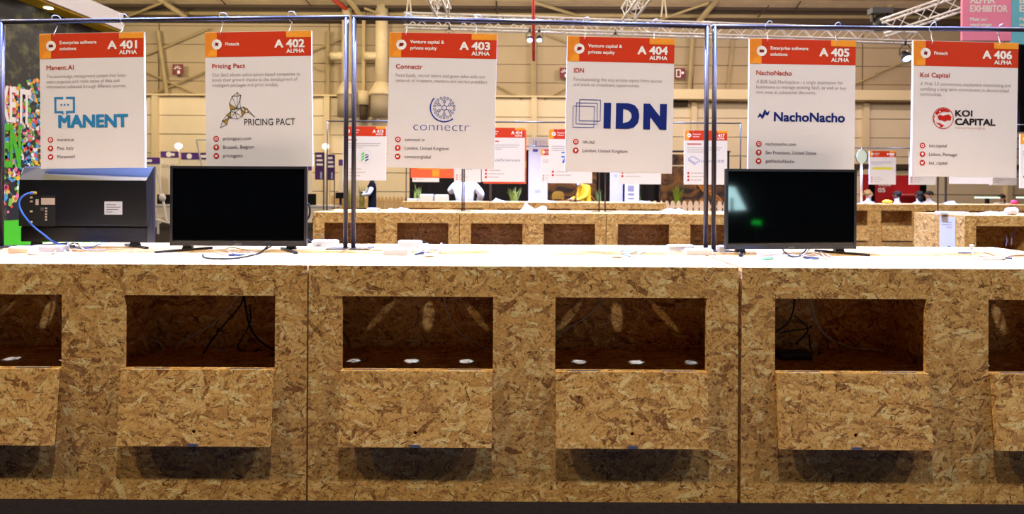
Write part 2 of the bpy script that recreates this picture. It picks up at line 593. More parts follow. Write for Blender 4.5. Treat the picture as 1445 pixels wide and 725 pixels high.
wall = MB().box(-36, 36, WY, WY + 0.4, 0, 10.8).build('wall_back', M_GAP)
tag(wall, 'far hall wall of tan cladding over cream panels', 'wall', kind='structure')
cols = [-33.5, -26.0, -18.7, -9.7, 1.14, 9.5, 18.5, 26.0, 33.5]
zl = [0.05, 1.06, 2.05, 3.04, 4.03, 5.02, 6.02]
zu = [6.12, 6.85, 7.82, 8.79, 9.76, 10.6]
for i in range(len(cols) - 1):
    for zs, y0, m in ((zl, WY - 0.22, M_WALLL), (zu, WY - 0.05, M_WALLU)):
        for j in range(len(zs) - 1):
            MB().box(cols[i] + .04, cols[i + 1] - .04, y0, WY, zs[j] + .018, zs[j + 1] - .018).build('panel', m, wall)
MB().box(-36, 36, WY - 0.5, WY, 6.03, 6.11).build('ledge', M_CREAMBEAM, wall)
for c in cols[1:-1]:
    MB().box(c - .14, c + .14, WY - .45, WY, 0, 6.05).build('column', M_CREAMBEAM, wall)
for a, b, w in (((223, 44), (236, 136), .12), ((463, 44), (463, 136), .11), ((753, 40), (753, 136), .16), ((978, 44), (972, 136), .13), ((1036, 44), (1026, 136), .05)):
    strut(wall, 'column', a, b, WY - .3, WY - .3, w, M_BEAM)
for a, b in (((205, 78), (296, 40)), ((205, 101), (286, 137)), ((205, 137), (290, 101)), ((422, 80), (488, 52)), ((372, 60), (455, 100)),
             ((702, 121), (737, 140)), ((806, 121), (768, 140)), ((770, 48), (815, 66)), ((940, 56), (962, 44)), ((1236, 104), (1290, 82)), ((1180, 130), (1240, 104))):
    strut(wall, 'brace', a, b, WY - .25, WY - .25, .055, M_BEAM)
MB().box(P(938, 0, 32).x, 34, WY - 1.1, WY - .2, 5.9, 6.4).build('crane_rail', M_CREAMBEAM, wall)
MB().box(P(938, 0, 32).x, P(968, 0, 32).x, WY - .5, WY - .2, 5.62, 5.9).build('vent_slot', M_DARKBEAM, wall)
MB().box(P(1150, 0, 32).x, 34, WY - .5, WY - .2, 2.4, 2.65).build('dark_strip', M_DARKBEAM, wall)
for nm, x in (('wall_left', -36.4), ('wall_right', 36)):
    tag(MB().box(x, x + .4, -14, WY, 0, 10.8).build(nm, M_WALLU), 'plain tan side wall of the hall', 'wall', kind='structure')

# ducts on the wall by the left sign frame
M_DUCT = mat('duct_paint', (206, 186, 150), 0.6, var=.08, vscale=3)
M_DUCTG = mat('duct_grey', (150, 134, 112), 0.6)
for (u, label, wd) in ((538, 'cream ventilation duct with flared cone beside the network sign', .32), (489, 'cream ventilation duct seen behind the paired steel posts', .26)):
    base = P(u, 165, 30.8)
    t = thing('ventilation_duct', label, 'duct', (base.x, 30.8, base.z))
    s = 30.8 / FPX
    MB().lathe([(wd, 47 * s), (wd, 165 * s)], 14).build('pipe', M_DUCT, t, smooth=True)
    MB().lathe([(wd * 2.0, 30 * s), (wd * 2.0, 33 * s), (wd * 1.15, 48 * s)], 14).build('cone', M_DUCT, t, smooth=True)
    MB().lathe([(wd * 1.75, 0), (wd * 1.75, 31 * s)], 14).build('drum', M_DUCTG, t, smooth=True)
    MB().tube([(-wd - .55, 0, 86 * s), (0, 0, 86 * s)], .22, 10).build('branch_pipe', M_DUCT, t, smooth=True)
p0 = P(513, 155, 31)
t = thing('wall_vent_pipe', 'narrow pipe with dark outlet between the two ventilation ducts', 'pipe', (p0.x, 31, p0.z))
MB().lathe([(.34, .25), (.34, .95)], 12).build('collar', M_DUCT, t, smooth=True)
MB().lathe([(.2, -.5), (.22, .25)], 12).build('outlet', M_DARKBEAM, t, smooth=True)
MB().box(-.08, .08, -.1, .1, .95, 5.0).build('pipe', M_BEAM, t)

# fire safety signs
M_MAROON = mat('maroon_sign', (110, 18, 34), 0.5)
for u, v, lb, kind in ((250.5, 98, 'maroon fire alarm sign on the wall between the speech-bracket and hummingbird signs', 0), (797, 103, 'maroon fire alarm sign peeking out left of the three-squares sign', 0),
                       (959.5, 103.5, 'maroon fire hose sign on the wall right of the three-squares sign', 1)):
    c = P(u, v, 31.55)
    t = thing('fire_sign', lb, 'sign', c)
    MB().box(-.27, .27, 0, .05, -.28, .28).build('plate', M_MAROON, t)
    g = MB()
    if kind == 0:
        for k in range(5):
            a = math.radians(20 + 35 * k)
            g.box(-.02, .02, -.012, -.002, .0, .01)
            p, q = (math.cos(a) * .08, math.sin(a) * .08), (math.cos(a) * .2, math.sin(a) * .2)
            n = (-math.sin(a) * .018, math.cos(a) * .018)
            g.add([(p[0] + n[0], -.01, p[1] + n[1]), (q[0] + n[0], -.01, q[1] + n[1]), (q[0] - n[0], -.01, q[1] - n[1]), (p[0] - n[0], -.01, p[1] - n[1])], [(0, 1, 2, 3)])
        g.box(.0, .12, -.012, -.002, -.22, -.06)
    else:
        g.plate([-.2, -.16, .0, .04], [-.2, -.16, .16, .2], [(-.16, 0, -.16, .16)], -.012, -.002)
        g.box(.08, .2, -.012, -.002, -.03, .09)
    g.build('pictogram', INKW, t)

# ------------------------------------------------------------------ strand-board counters
CW, CD, CH, TH = 1.919, 1.0, TOPZ, 0.018
BAYS = [(.148, .824), (1.102, 1.777)]
Z0, Z1 = .587, .913
SHZ = .55


def make_counter():
    t = thing('display_counter', 'x', 'counter')
    xs = [0] + [a for b in BAYS for a in b] + [CW]
    holes = [(a, b, Z0, Z1) for a, b in BAYS]
    MB().plate(xs, [0.0, Z0, Z1, CH - TH], holes, 0, TH).build('front_panel', OSB, t, uv=True)
    # worktop with a cable hole over each bay
    hr, hs, hy = .031, .05, .36
    hx = [(a + b) / 2 for a, b in BAYS]
    xs2 = [0]
    for h in hx:
        xs2 += [h - hs, h + hs]
    xs2 += [CW]
    to = lambda x, y, z: (x, z, CH - TH - y)
    m = MB()
    m.plate(xs2, [0, hy - hs, hy + hs, CD], [(h - hs, h + hs, hy - hs, hy + hs) for h in hx], -TH, 0, to)
    for h in hx:
        m.square_ring(h, hy, hs, hr, -TH, 0, to)
    m.build('worktop', OSB, t, uv=True, weld=True)
    for x in (0, CW - TH):
        for y0, y1 in ((TH, CD / 2 - .003), (CD / 2 + .003, CD - TH)):
            MB().box(x, x + TH, y0, y1, 0, CH - TH).build('side_panel', OSB, t, uv=True)
    MB().box(0, CW, CD - TH, CD, 0, CH - TH).build('back_panel', OSB, t, uv=True)
    MB().box(TH, CW - TH, CD / 2 - TH, CD / 2, 0.0, CH - TH).build('partition', OSB, t, uv=True)
    MB().box(TH, CW - TH, TH, CD / 2 - TH, SHZ - TH, SHZ).build('shelf', OSB, t, uv=True)
    MB().box(CW / 2 - TH / 2, CW / 2 + TH / 2, TH, CD / 2 - TH, SHZ, CH - TH).build('divider', OSB, t, uv=True)
    for a, b in BAYS:
        # drop flap, hinged on the lower rim of the opening and leaning out a little
        L_ = Z1 - Z0
        f = MB()
        lean = .030
        to = lambda x, y, z: (x, -.004 - TH + y - lean * (1 - z / L_), Z0 - L_ + z)
        hx_, hz_ = (a + b) / 2, .062
        f.plate([a + .002, hx_ - .02, hx_ + .02, b - .002], [0, hz_ - .02, hz_ + .02, L_], [(hx_ - .02, hx_ + .02, hz_ - .02, hz_ + .02)], 0, TH, to)
        f.square_ring(hx_, hz_, .02, .0085, 0, TH, to, 24)
        fo = f.build('flap', OSB, t, uv=True, weld=True)
        MB().box(hx_ - .022, hx_ + .022, -.004 - TH - lean - .003, -.004 - TH - lean + .001, Z0 - L_ + .001, Z0 - L_ + .013).build('latch_plate', mat('zinc', (178, 180, 196), .35, .9), fo)
        for q in (a + .05, b - .2):
            MB().tube([(q, -.004, Z0), (q + .15, -.004, Z0)], .004, 8).build('hinge', mat('zinc'), fo)
    return t


proto = make_counter()
FY = 2.7
placed = False
CSPEC = [
    (-2.832, FY, 'strand-board counter at the left edge under the speech-bracket and hummingbird signs', 'front row of strand-board counters'),
    (-.905, FY, 'strand-board counter in the middle under the network and three-squares signs', 'front row of strand-board counters'),
    (1.030, FY, 'strand-board counter at the right edge under the zigzag bolt and koi fish signs', 'front row of strand-board counters'),
    (-2.61, 7.94, 'second-row strand-board counter below the leaf logo sign', 'second row of strand-board counters'),
    (-.683, 7.94, 'second-row strand-board counter in the middle below the grey lettering sign', 'second row of strand-board counters'),
    (1.244, 7.94, 'second-row strand-board counter on the right below the lilac slab sign', 'second row of strand-board counters'),
    (5.95, 7.94, 'strand-board counter with a white notice on its side below the koi fish sign', 'second row of strand-board counters'),
    (-2.41, 13.18, 'third-row strand-board counter carrying two white boxes', 'third row of strand-board counters'),
    (-.483, 13.18, 'third-row strand-board counter in the middle in front of the EU banner', 'third row of strand-board counters'),
    (1.444, 13.18, 'third-row strand-board counter ending beside the picket fence', 'third row of strand-board counters'),
    (5.98, 13.18, 'far strand-board counter half hidden by the right television', 'third row of strand-board counters'),
    (7.907, 13.18, 'far strand-board counter with open flap in front of the red booth', 'third row of strand-board counters'),
    (9.834, 13.18, 'far strand-board counter at the right edge with the green desk lamp behind', 'third row of strand-board counters'),
]
for i, (x, y, lb, gp) in enumerate(CSPEC):
    o = proto if i == 0 else copy_tree(proto)
    o.location = (x, y, 0)
    tag(o, lb, 'counter', gp)

# added caps over two worktop holes keep lamp light out of the bays
for cx_, lb in ((-2.832 + sum(BAYS[1]) / 2, 'black light-blocking cap added over the worktop hole by the hummingbird television'), (1.030 + sum(BAYS[0]) / 2, 'black light-blocking cap added over the worktop hole by the zigzag bolt television')):
    o = MB().lathe([(.029, -.012), (.029, .0), (.038, .001), (.038, .004), (.034, .006)], 20).build('added_hole_cap', BPLAST, smooth=False)
    o.location = (cx_, FY + .36, TOPZ)
    tag(o, lb, 'cap', 'added light-blocking caps')

# ------------------------------------------------------------------ steel sign frames
def frame(x0, x1, y, zl_, zr_, label, group, w=.026, base=TOPZ):
    t = thing('sign_frame', label, 'frame', (x0, y, base), group=group)
    L_ = x1 - x0
    h = w / 2
    for xa, z in ((h, zl_), (L_ - h, zr_)):
        MB().tube([(xa, 0, 0), (xa, 0, z - base)], h, 12).build('post', STEEL, t, smooth=True)
        px0, px1 = (0, .11) if xa < L_ / 2 else (L_ - .11, L_)
        MB().box(px0, px1, -.05, .05, 0, .006).build('base_plate', STEEL, t)
    MB().tube([(0, 0, zl_ - base), (L_, 0, zr_ - base)], h, 12).build('rail', STEEL, t, smooth=True)
    return t


SY = 3.4
frame(-2.885, -.922, SY, 2.315, 2.352, 'dark steel frame holding the speech-bracket and hummingbird signs', 'front sign frames')
frame(-.904, 1.104, SY, 2.350, 2.312, 'dark steel frame holding the network and three-squares signs', 'front sign frames')
frame(1.122, 3.05, SY, 2.311, 2.303, 'dark steel frame holding the zigzag bolt and koi fish signs', 'front sign frames')
for x0, lb in ((-2.61, 'second-row steel frame holding the leaf logo sign'), (-.683, 'second-row steel frame holding the grey lettering sign'), (1.30, 'second-row steel frame holding the lilac slab sign'),
               (5.98, 'second-row steel frame at the right edge behind the koi fish sign')):
    frame(x0, x0 + 1.92, 8.5, 2.305, 2.305, lb, 'second-row sign frames', .02)
for x0, lb in ((-2.41, 'far steel frame above the white boxes'), (-.483, 'far steel frame in front of the EU banner'), (1.444, 'far steel frame left of the picket fence'),
               (6.00, 'far steel frame with the round disc sign'), (7.907, 'far steel frame in front of the red booth'), (9.834, 'far steel frame above the green desk lamp')):
    frame(x0, x0 + 1.92, 13.7, 2.31, 2.31, lb, 'third-row sign frames', .022)

# ------------------------------------------------------------------ hanging booth signs
def text_data(body, line=1.0, bold=0.0, align='LEFT', space=1.0):
    cu = bpy.data.curves.new('txt', 'FONT')
    cu.body = body
    cu.size = 1.0
    cu.resolution_u = 3
    cu.align_x = align
    cu.offset = min(0.0, bold)
    cu.space_line = line
    cu.space_character = space
    ob = bpy.data.objects.new('txt', cu)
    me = bpy.data.meshes.new_from_object(ob)
    bpy.data.objects.remove(ob)
    bpy.data.curves.remove(cu)
    return me


_cap = {}


def cap_height():
    if 'h' not in _cap:
        me = text_data('H')
        _cap['h'] = max(v.co.y for v in me.vertices)
    return _cap['h']


def text(name, body, m, parent, x, z, cap, width=None, align='LEFT', bold=0.0, line=1.0, y=0.0, to=None, space=1.0):
    """printed lettering; x, z anchor the first baseline, cap = capital height (all in the parent's units)"""
    me = text_data(body, line, bold, align, space)
    if not me.vertices:
        return None
    k = cap / cap_height()
    x0, x1 = min(v.co.x for v in me.vertices), max(v.co.x for v in me.vertices)
    kx = k if width is None else width / (x1 - x0)
    for v in me.vertices:
        if align == 'LEFT':
            px = x + (v.co.x - x0) * kx
        elif align == 'RIGHT':
            px = x + (v.co.x - x1) * kx
        else:
            px = x + (v.co.x - (x0 + x1) / 2) * kx
        pz = z + v.co.y * k
        v.co = (px, y, pz) if to is None else to(px, y, pz)
    if bold > 0:      # heavier strokes: the same outlines laid over each other, slightly shifted
        q = bold * k
        vs = [v.co.copy() for v in me.vertices]
        fs = [tuple(p.vertices) for p in me.polygons]
        av, af = [], []
        ng = 3 if bold < .04 else 5
        for j, (sx, sz) in enumerate([(-1 + 2 * i_ / (ng - 1), .7 * (-1 + 2 * k_ / (ng - 1))) for i_ in range(ng) for k_ in range(ng)]):
            sh = Vector((sx * q, -.00003 * j, sz * q)) if to is None else Vector(to(sx * q, .00003 * j, sz * q))
            av += [c + sh for c in vs]
            af += [tuple(i + j * len(vs) for i in f) for f in fs]
        me2 = bpy.data.meshes.new(name)
        me2.from_pydata(av, [], af)
        me = me2
    me.materials.clear()
    me.materials.append(m)
    o = bpy.data.objects.new(name, me)
    COL.objects.link(o)
    o.parent = parent
    return o


def disc2(mb, cx, cz, r, y, n=24, a0=0, a1=2 * math.pi):
    mb.add([(cx + r * math.cos(2 * math.pi * k / n), y, cz + r * math.sin(2 * math.pi * k / n)) for k in range(n)], [tuple(range(n))])
    return mb


def ring2(mb, cx, cz, r0, r1, y, a0=0.0, a1=360.0, n=28):
    vs, fs = [], []
    for k in range(n + 1):
        a = math.radians(a0 + (a1 - a0) * k / n)
        vs += [(cx + r0 * math.cos(a), y, cz + r0 * math.sin(a)), (cx + r1 * math.cos(a), y, cz + r1 * math.sin(a))]
    for k in range(n):
        fs.append((2 * k, 2 * k + 1, 2 * k + 3, 2 * k + 2))
    return mb.add(vs, fs)


def line2(mb, a, b, w, y):
    d = Vector((b[0] - a[0], b[1] - a[1]))
    n = Vector((-d.y, d.x)).normalized() * (w / 2)
    return mb.add([(a[0] - n.x, y, a[1] - n.y), (b[0] - n.x, y, b[1] - n.y), (b[0] + n.x, y, b[1] + n.y), (a[0] + n.x, y, a[1] + n.y)], [(0, 1, 2, 3)])


def poly2(mb, pts, y):
    return mb.add([(p[0], y, p[1]) for p in pts], [tuple(range(len(pts)))])


S = .605 / 151.0      # one photo pixel of the front signs in metres
SW, SH = 151 * S, 190 * S


def L2(x, v):         # sign pixel -> local metres (origin: top centre of the board)
    return ((x - 75.5) * S, -v * S)


def rect2(mb, x0, v0, x1, v1, y):
    (a, b), (c, d) = L2(x0, v0), L2(x1, v1)
    return mb.add([(a, y, d), (c, y, d), (c, y, b), (a, y, b)], [(0, 1, 2, 3)])


Y1, Y2, Y3, Y4 = -.0008, -.0016, -.0024, -.0032


def base_sign(label, group, loc, rot, number, category, icon, thick=.014, detail=True, back=False):
    t = thing('booth_sign', label, 'sign', loc, group=group)
    t.rotation_euler = rot
    MB().box(-SW / 2, SW / 2, 0, thick, -SH, 0).build('board', EDGE, t)
    rect2(MB(), 0.6, 0.6, 150.4, 189.4, -.0004).build('print_sheet', WHITE, t)
    rect2(MB(), 0, 0.4, 151, 35.3, Y1).build('header_band', ORANGE, t)
    rect2(MB(), 0, 0.4, 17, 35.3, Y2).build('header_strip', AMBER, t)
    rect2(MB(), 115.5, 0.4, 151, 9, Y2).build('header_corner', AMBER, t)
    m = MB()
    for k in range(9):      # fine diagonal hatching on the amber strip
        v = 3.5 * k
        line2(m, L2(0.3, v + 6), L2(min(16.5, v + 6), max(1, v + 6 - 16.2)), .35 * S, Y3)
    if detail:
        m.build('hatching', ORANGE, t)
    c = L2(17, 17.5)
    ic = disc2(MB(), c[0], c[1], 7.2 * S, Y3).build('category_icon', INKW, t)
    g = MB()
    if icon == 'brain':
        disc2(g, c[0] - 1.4 * S, c[1], 2.1 * S, Y4, 10)
        disc2(g, c[0] + 1.4 * S, c[1], 2.1 * S, Y4 - .0002, 10)
    elif icon == 'coin':
        poly2(g, [(c[0] + 3.6 * S * math.cos(a) * (1 if i % 2 == 0 else .55), c[1] + 3.6 * S * math.sin(a) * (1 if i % 2 == 0 else .55)) for i, a in enumerate([math.radians(30 + 45 * j) for j in range(8)])], Y4)
    else:
        poly2(g, [(c[0] - 3.4 * S, c[1] - 2.4 * S), (c[0] + 1.6 * S, c[1] - 2.0 * S), (c[0] + 3.6 * S, c[1] + .3 * S), (c[0] + 2.8 * S, c[1] + 2.5 * S), (c[0] - 2.4 * S, c[1] + 2.2 * S)], Y4)
    g.build('pictogram', INKDR, ic)
    if category:
        n = category.count('\n')
        x, z = L2(29.5, 19.5 if n == 0 else 15.3)
        text('category_text', category, INKW, t, x, z, 4.6 * S, None, bold=.022, line=1.28, y=Y3)
    if number:
        x, z = L2(141, 23)
        text('booth_number', 'A ' + number, INKW, t, x, z, 10.6 * S, None if not detail else 41.5 * S, 'RIGHT', bold=.038, y=Y3)
    elif not back:
        rect2(rect2(MB(), 100, 13, 107, 23, Y3), 112, 12.5, 141, 23, Y3).build('booth_number', INKW, t)
    x, z = L2(141, 30.8)
    text('alpha_text', 'ALPHA', INKW, t, x, z, 5.4 * S, 25 * S, 'RIGHT', bold=.03, y=Y3)
    if back:
        m = MB()
        m.add([(-SW / 2, thick + .0006, -SH), (SW / 2, thick + .0006, -SH), (SW / 2, thick + .0006, 0), (-SW / 2, thick + .0006, 0)], [(3, 2, 1, 0)])
        m.build('back_print', mat('print_coral', (240, 96, 52), .5), t)
        m = MB()
        for gx, gz in ((1, 1), (2, 0), (3, 1), (4, 1), (0, 2), (5, 3), (2, 3), (4, 4)):
            a, b = -SW / 2 + gx * SW / 6, -SH + gz * SW / 6 + .02
            m.add([(a, thick + .0012, b), (a + SW / 6, thick + .0012, b), (a + SW / 6, thick + .0012, b + SW / 6), (a, thick + .0012, b + SW / 6)], [(3, 2, 1, 0)])
        tag(m.build('back_squares', AMBER, t), kind='stuff')
    return t


def title(t, body, w, m=None):
    x, z = L2(10, 51)
    text('title', body, m or INKR, t, x, z, 6.2 * S, w * S, bold=.012, y=Y2)


def descr(t, lines, widths):
    for i, (b, w) in enumerate(zip(lines, widths)):
        x, z = L2(10, 62.4 + 7.3 * i)
        text('description', b, INKG, t, x, z, 4.5 * S, w * S, bold=0.0, y=Y2)


def contacts(t, items, v0=150.0, step=12.0):
    for i, (kind, b, w) in enumerate(items):
        c = L2(14.8, v0 + step * i)
        o = disc2(MB(), c[0], c[1], 4.0 * S, Y2).build('contact_icon', INKRED, t)
        g = MB()
        if kind == 'web':
            ring2(g, c[0], c[1], 1.2 * S, 2.3 * S, Y3, n=14)
        elif kind == 'pin':
            disc2(g, c[0], c[1] + .5 * S, 1.7 * S, Y3, 10)
            poly2(g, [(c[0] - 1.3 * S, c[1]), (c[0], c[1] - 2.6 * S), (c[0] + 1.3 * S, c[1])], Y3 - .0002)
        else:
            poly2(g, [(c[0] - 2.3 * S, c[1] + 1.5 * S), (c[0] - 1.6 * S, c[1] - 1.6 * S), (c[0] + .6 * S, c[1] - 1.9 * S), (c[0] + 1.9 * S, c[1] + .3 * S), (c[0] + 2.3 * S, c[1] + 1.4 * S), (c[0] + 1.0 * S, c[1] + 1.7 * S), (c[0] + .1 * S, c[1] + .6 * S)], Y3)
        g.build('pictogram', INKW, o)
        x, z = L2(24.5, v0 + step * i + 2.0)
        text('contact_text', b, INKD, t, x, z, 4.4 * S, w * S, y=Y2)


HOOK = mat('hook_wire', (226, 228, 240), .3, .6)


def hooks(t, xs, rise, lean):
    for x in xs:
        a = (x - 75.5) * S
        pts = [(a, -.012, -.018), (a, -.016, -.006), (a + .002, -.006, .012), (a + lean * .5, .0, rise * .5), (a + lean, .0, rise - .03),
               (a + lean - .02, -.003, rise - .005), (a + lean - .012, -.022, rise + .022), (a + lean + .012, -.012, rise + .028), (a + lean + .026, .004, rise + .006)]
        MB().tube(spline(pts, 5), .0022, 5).build('hook', HOOK, t, smooth=True)


def sign_pose(tl, tr, bl, br, y):
    a, b, c, d = P(*tl, y), P(*tr, y), P(*bl, y), P(*br, y)
    top = (a + b) / 2
    ang = math.atan2(-((b - a).z), (b - a).x)
    return top, ang


GF = 'hanging signs above the front counters'


def front_sign(tl, tr, bl, br, label, number, category, icon, rail_z, yaw=0.0):
    top, ang = sign_pose(tl, tr, bl, br, SY)
    t = base_sign(label, GF, top, (0, ang, yaw), number, category, icon)
    hooks(t, (24, 121), rail_z - top.z, .008 if number != '402' else .012)
    return t


# 401
t = front_sign((54, 47), (204, 45.5), (55, 237), (205, 238), 'white hanging sign with a blue speech-bracket logo', '401', 'Enterprise software\nsolutions', 'brain', 2.325, math.radians(-2.5))
title(t, 'Manent.AI', 39.5)
descr(t, ['The knowledge management system that helps', 'users organize and make sense of data and', 'information collected through different sources.'], [115, 105.5, 115])
g = MB()
for x0, x1, a, b in ((21, 24, 89.5, 112), (48, 51, 89.5, 112), (21, 34, 89.5, 92.3), (38, 51, 89.5, 92.3), (21, 34, 109.3, 112), (38, 51, 109.3, 112)):
    rect2(g, x0, a, x1, b, Y2 - .0002 * (len(g.f) % 3))
poly2(g, [L2(31, 112), L2(34, 112), L2(34, 115)][::-1], Y2)
poly2(g, [L2(38, 112), L2(41.5, 112), L2(38, 115)][::-1], Y2)
for x in (31, 36, 41):
    disc2(g, *L2(x, 100.5), 1.4 * S, Y2, 10)
g.build('logo_mark', SKY, t)
text('logo_text', 'MANENT', SKY, t, *L2(27.5, 132), 16.5 * S, 99 * S, bold=.045, y=Y2)
contacts(t, [('web', 'manent.ai', 24), ('pin', 'Pisa, Italy', 24), ('bird', 'ManentaiS', 26)], 149.5)

# 402
t = front_sign((288, 45), (440, 43.5), (288, 234.5), (440.5, 235), 'white hanging sign with a wireframe hummingbird logo', '402', 'Fintech', 'coin', 2.345, math.radians(-1.5))
title(t, 'Pricing Pact', 47)
descr(t, ['Our SaaS allows subscription-based companies to', 'boost their growth thanks to the development of', 'intelligent packages and price models.'], [125, 121, 94])
B = {'w1': (45.5, 85.5), 'w2': (38, 91), 'w3': (34, 101), 'w4': (36, 110), 'w5': (50.5, 89.5), 'w6': (49, 99), 'w7': (45, 108), 'n': (50, 107.5), 'h1': (54, 106), 'h2': (59, 108),
     'h3': (61, 113), 'h4': (56, 114), 'bk': (69.6, 119.8), 'b1': (36, 112), 'b2': (30, 117), 'b3': (36, 121), 'b4': (45, 122.5), 'b5': (52, 119.5), 't1': (24, 125), 't2': (21.3, 134.5), 't3': (30, 130), 't4': (33.5, 121), 'm': (42, 113)}
g = MB()
for e in ('w1 w2,w2 w3,w3 w4,w4 n,w1 w5,w5 w6,w6 n,w2 w7,w3 w7,w7 n,w1 w7,w5 w7,w2 w5,w4 w7,w4 b1,b1 b2,b2 t1,t1 t2,t2 t3,t3 t4,t4 b3,b3 b4,b4 b5,b5 h4,h4 h3,n h1,h1 h2,h2 h3,h3 bk,h2 bk,b1 m,m n,m b4,m b5,n b5,b1 b3,b2 b3,b2 t4,t1 t4,t1 t3,m b3,n h4,h1 h4').split(','):
    a, b = e.split()
    line2(g, L2(*B[a]), L2(*B[b]), .6 * S, Y2 - .0001 * (len(g.f) % 4))
for k in B.values():
    disc2(g, *L2(*k), .75 * S, Y3, 6)
g.build('logo_mark', INKBLACK, t)
g = MB()
for tri in (('w3', 'w4', 'w7'), ('h1', 'h2', 'h4'), ('b1', 'b2', 'b3'), ('t1', 't3', 't4'), ('b5', 'n', 'h4')):
    poly2(g, [L2(*B[q]) for q in tri], Y1)
g.build('logo_facets', GOLDINK, t)
text('logo_text', 'PRICING PACT', INKBLACK, t, *L2(55, 131.7), 9.0 * S, 72 * S, y=Y2)
contacts(t, [('web', 'pricingpact.com', 40), ('pin', 'Brussels, Belgium', 44), ('bird', 'pricingpact', 28)], 150)

# 403
t = front_sign((549, 45), (702, 48), (547, 235), (699, 237), 'white hanging sign with a round blue network logo', '403', 'Venture capital &\nprivate equity', 'flag', 2.338, math.radians(-.5))
title(t, 'Connectr', 37)
descr(t, ['Raise funds, recruit talent and grow sales with our', 'network of investors, mentors and service providers.'], [126, 130])
g = MB()
cx, cz = L2(79, 105)
ring2(g, cx, cz, 18.6 * S, 20.4 * S, Y2, 137, 310, 36)
g.build('logo_arc', BLUE, t)
g = MB()
ring2(g, cx, cz, 2.9 * S, 3.7 * S, Y2, n=16)
for k in range(6):
    a = math.radians(30 + 60 * k)
    p = (cx + 8.6 * S * math.cos(a), cz + 8.6 * S * math.sin(a))
    ring2(g, *p, 1.3 * S, 2.0 * S, Y2, n=12)
    line2(g, (cx + 3.6 * S * math.cos(a), cz + 3.6 * S * math.sin(a)), (cx + 6.8 * S * math.cos(a), cz + 6.8 * S * math.sin(a)), .7 * S, Y2)
    for da in (-20, 0, 20):
        b = a + math.radians(da)
        q = (cx + 14 * S * math.cos(b), cz + 14 * S * math.sin(b))
        ring2(g, *q, 1.1 * S, 1.75 * S, Y2, n=12)
        line2(g, (p[0] + (q[0] - p[0]) * .35, p[1] + (q[1] - p[1]) * .35), (p[0] + (q[0] - p[0]) * .7, p[1] + (q[1] - p[1]) * .7), .6 * S, Y2)
g.build('logo_mark', BLUE, t)
text('logo_text', 'connectr', BLUE, t, *L2(36, 137.3), 12.3 * S, 78.5 * S, bold=-.02, y=Y2)
contacts(t, [('web', 'connectr.in', 28), ('pin', 'London, United Kingdom', 62), ('bird', 'connectrglobal', 37)], 150.5)

# 404
t = front_sign((802.5, 51), (950.5, 54), (801.5, 239), (950, 240), 'white hanging sign with big navy letters and three overlapping squares', '404', 'Venture capital &\nprivate equity', 'flag', 2.322, math.radians(1.0))
title(t, 'IDN', 14)
descr(t, ['Revolutionising the way private equity firms source', 'and work on investment opportunities.'], [124, 93])
g = MB()
for x0, v0 in ((10, 98), (14.4, 93.4), (18.7, 88.8)):
    for e in (((x0, v0), (x0 + 29.6, v0)), ((x0 + 29.6, v0), (x0 + 29.6, v0 + 29.6)), ((x0 + 29.6, v0 + 29.6), (x0, v0 + 29.6)), ((x0, v0 + 29.6), (x0, v0))):
        line2(g, L2(*e[0]), L2(*e[1]), .8 * S, Y2 - .0001 * (len(g.f) % 4))
g.build('logo_mark', BLUE, t)
text('logo_text', 'IDN', NAVY, t, *L2(56, 126.5), 32 * S, 83 * S, bold=.062, y=Y2, space=1.3)
contacts(t, [('web', 'idn.ltd', 16), ('pin', 'London, United Kingdom', 63)], 148, 12.2)

# 405
t = front_sign((1058, 54.5), (1208, 56.5), (1055.5, 241), (1206, 242.5), 'white hanging sign with a blue zigzag bolt logo', '405', 'Enterprise software\nsolutions', 'brain', 2.308, math.radians(1.5))
title(t, 'NachoNacho', 50)
descr(t, ['A B2B SaaS Marketplace - a single destination for', 'businesses to manage existing SaaS, as well as buy', 'new ones at substantial discounts.'], [123, 128, 85])
z = lambda a, b: L2(a / 6.3 - 7, b / 6.3 + 80)
g = MB()
poly2(g, [z(122, 195), z(142, 152), z(163, 172), z(166, 209), z(148, 183)][::-1], Y2)
poly2(g, [z(163, 172), z(186, 117), z(190, 165), z(168, 209)][::-1], Y2 - .0001)
poly2(g, [z(186, 117), z(208, 150), z(232, 127), z(216, 176), z(192, 166)][::-1], Y2 - .0002)
g.build('logo_mark', NAVY, t)
text('logo_text', 'NachoNacho', NAVY, t, *L2(36, 115.2), 12.2 * S, 100 * S, bold=.03, y=Y2)
contacts(t, [('web', 'nachonacho.com', 43), ('pin', 'San Francisco, United States', 72), ('bird', 'getNachoNacho', 41)], 147.5)

# 406
t = front_sign((1287, 57.5), (1440, 60), (1284.5, 243.5), (1438.5, 245), 'white hanging sign with a round red koi fish logo', '406', 'Fintech', 'coin', 2.305, math.radians(2.0))
title(t, 'Koi Capital', 42)
descr(t, ['A Web 3.0 commitment mechanism incentivising and', 'certifying a long term commitment to decentralised', 'communities.'], [130, 128, 31])
cx, cz = L2(43.7, 108)
g = MB()
ring2(g, cx, cz, 14.3 * S, 15.2 * S, Y2)
k = lambda pts: [(cx + a * S, cz + b * S) for a, b in pts]
poly2(g, k([(-12, 7), (-7, 12), (0, 13.5), (6, 12.5), (10.5, 9), (6, 8.5), (1, 9.5), (-5, 7), (-9, 4)])[::-1], Y2)
poly2(g, k([(-8, 2), (-5, 5), (0, 3), (3, 4.5), (8, 5.5), (12, 2), (11, -3), (7, -2.5), (3, -5), (-2, -3), (-6, -2.5)])[::-1], Y2)
poly2(g, k([(-11, -6), (-4, -7.5), (-2, -9), (2, -9.5), (-1, -12.5), (-6, -13.2), (-3, -11)]), Y2)
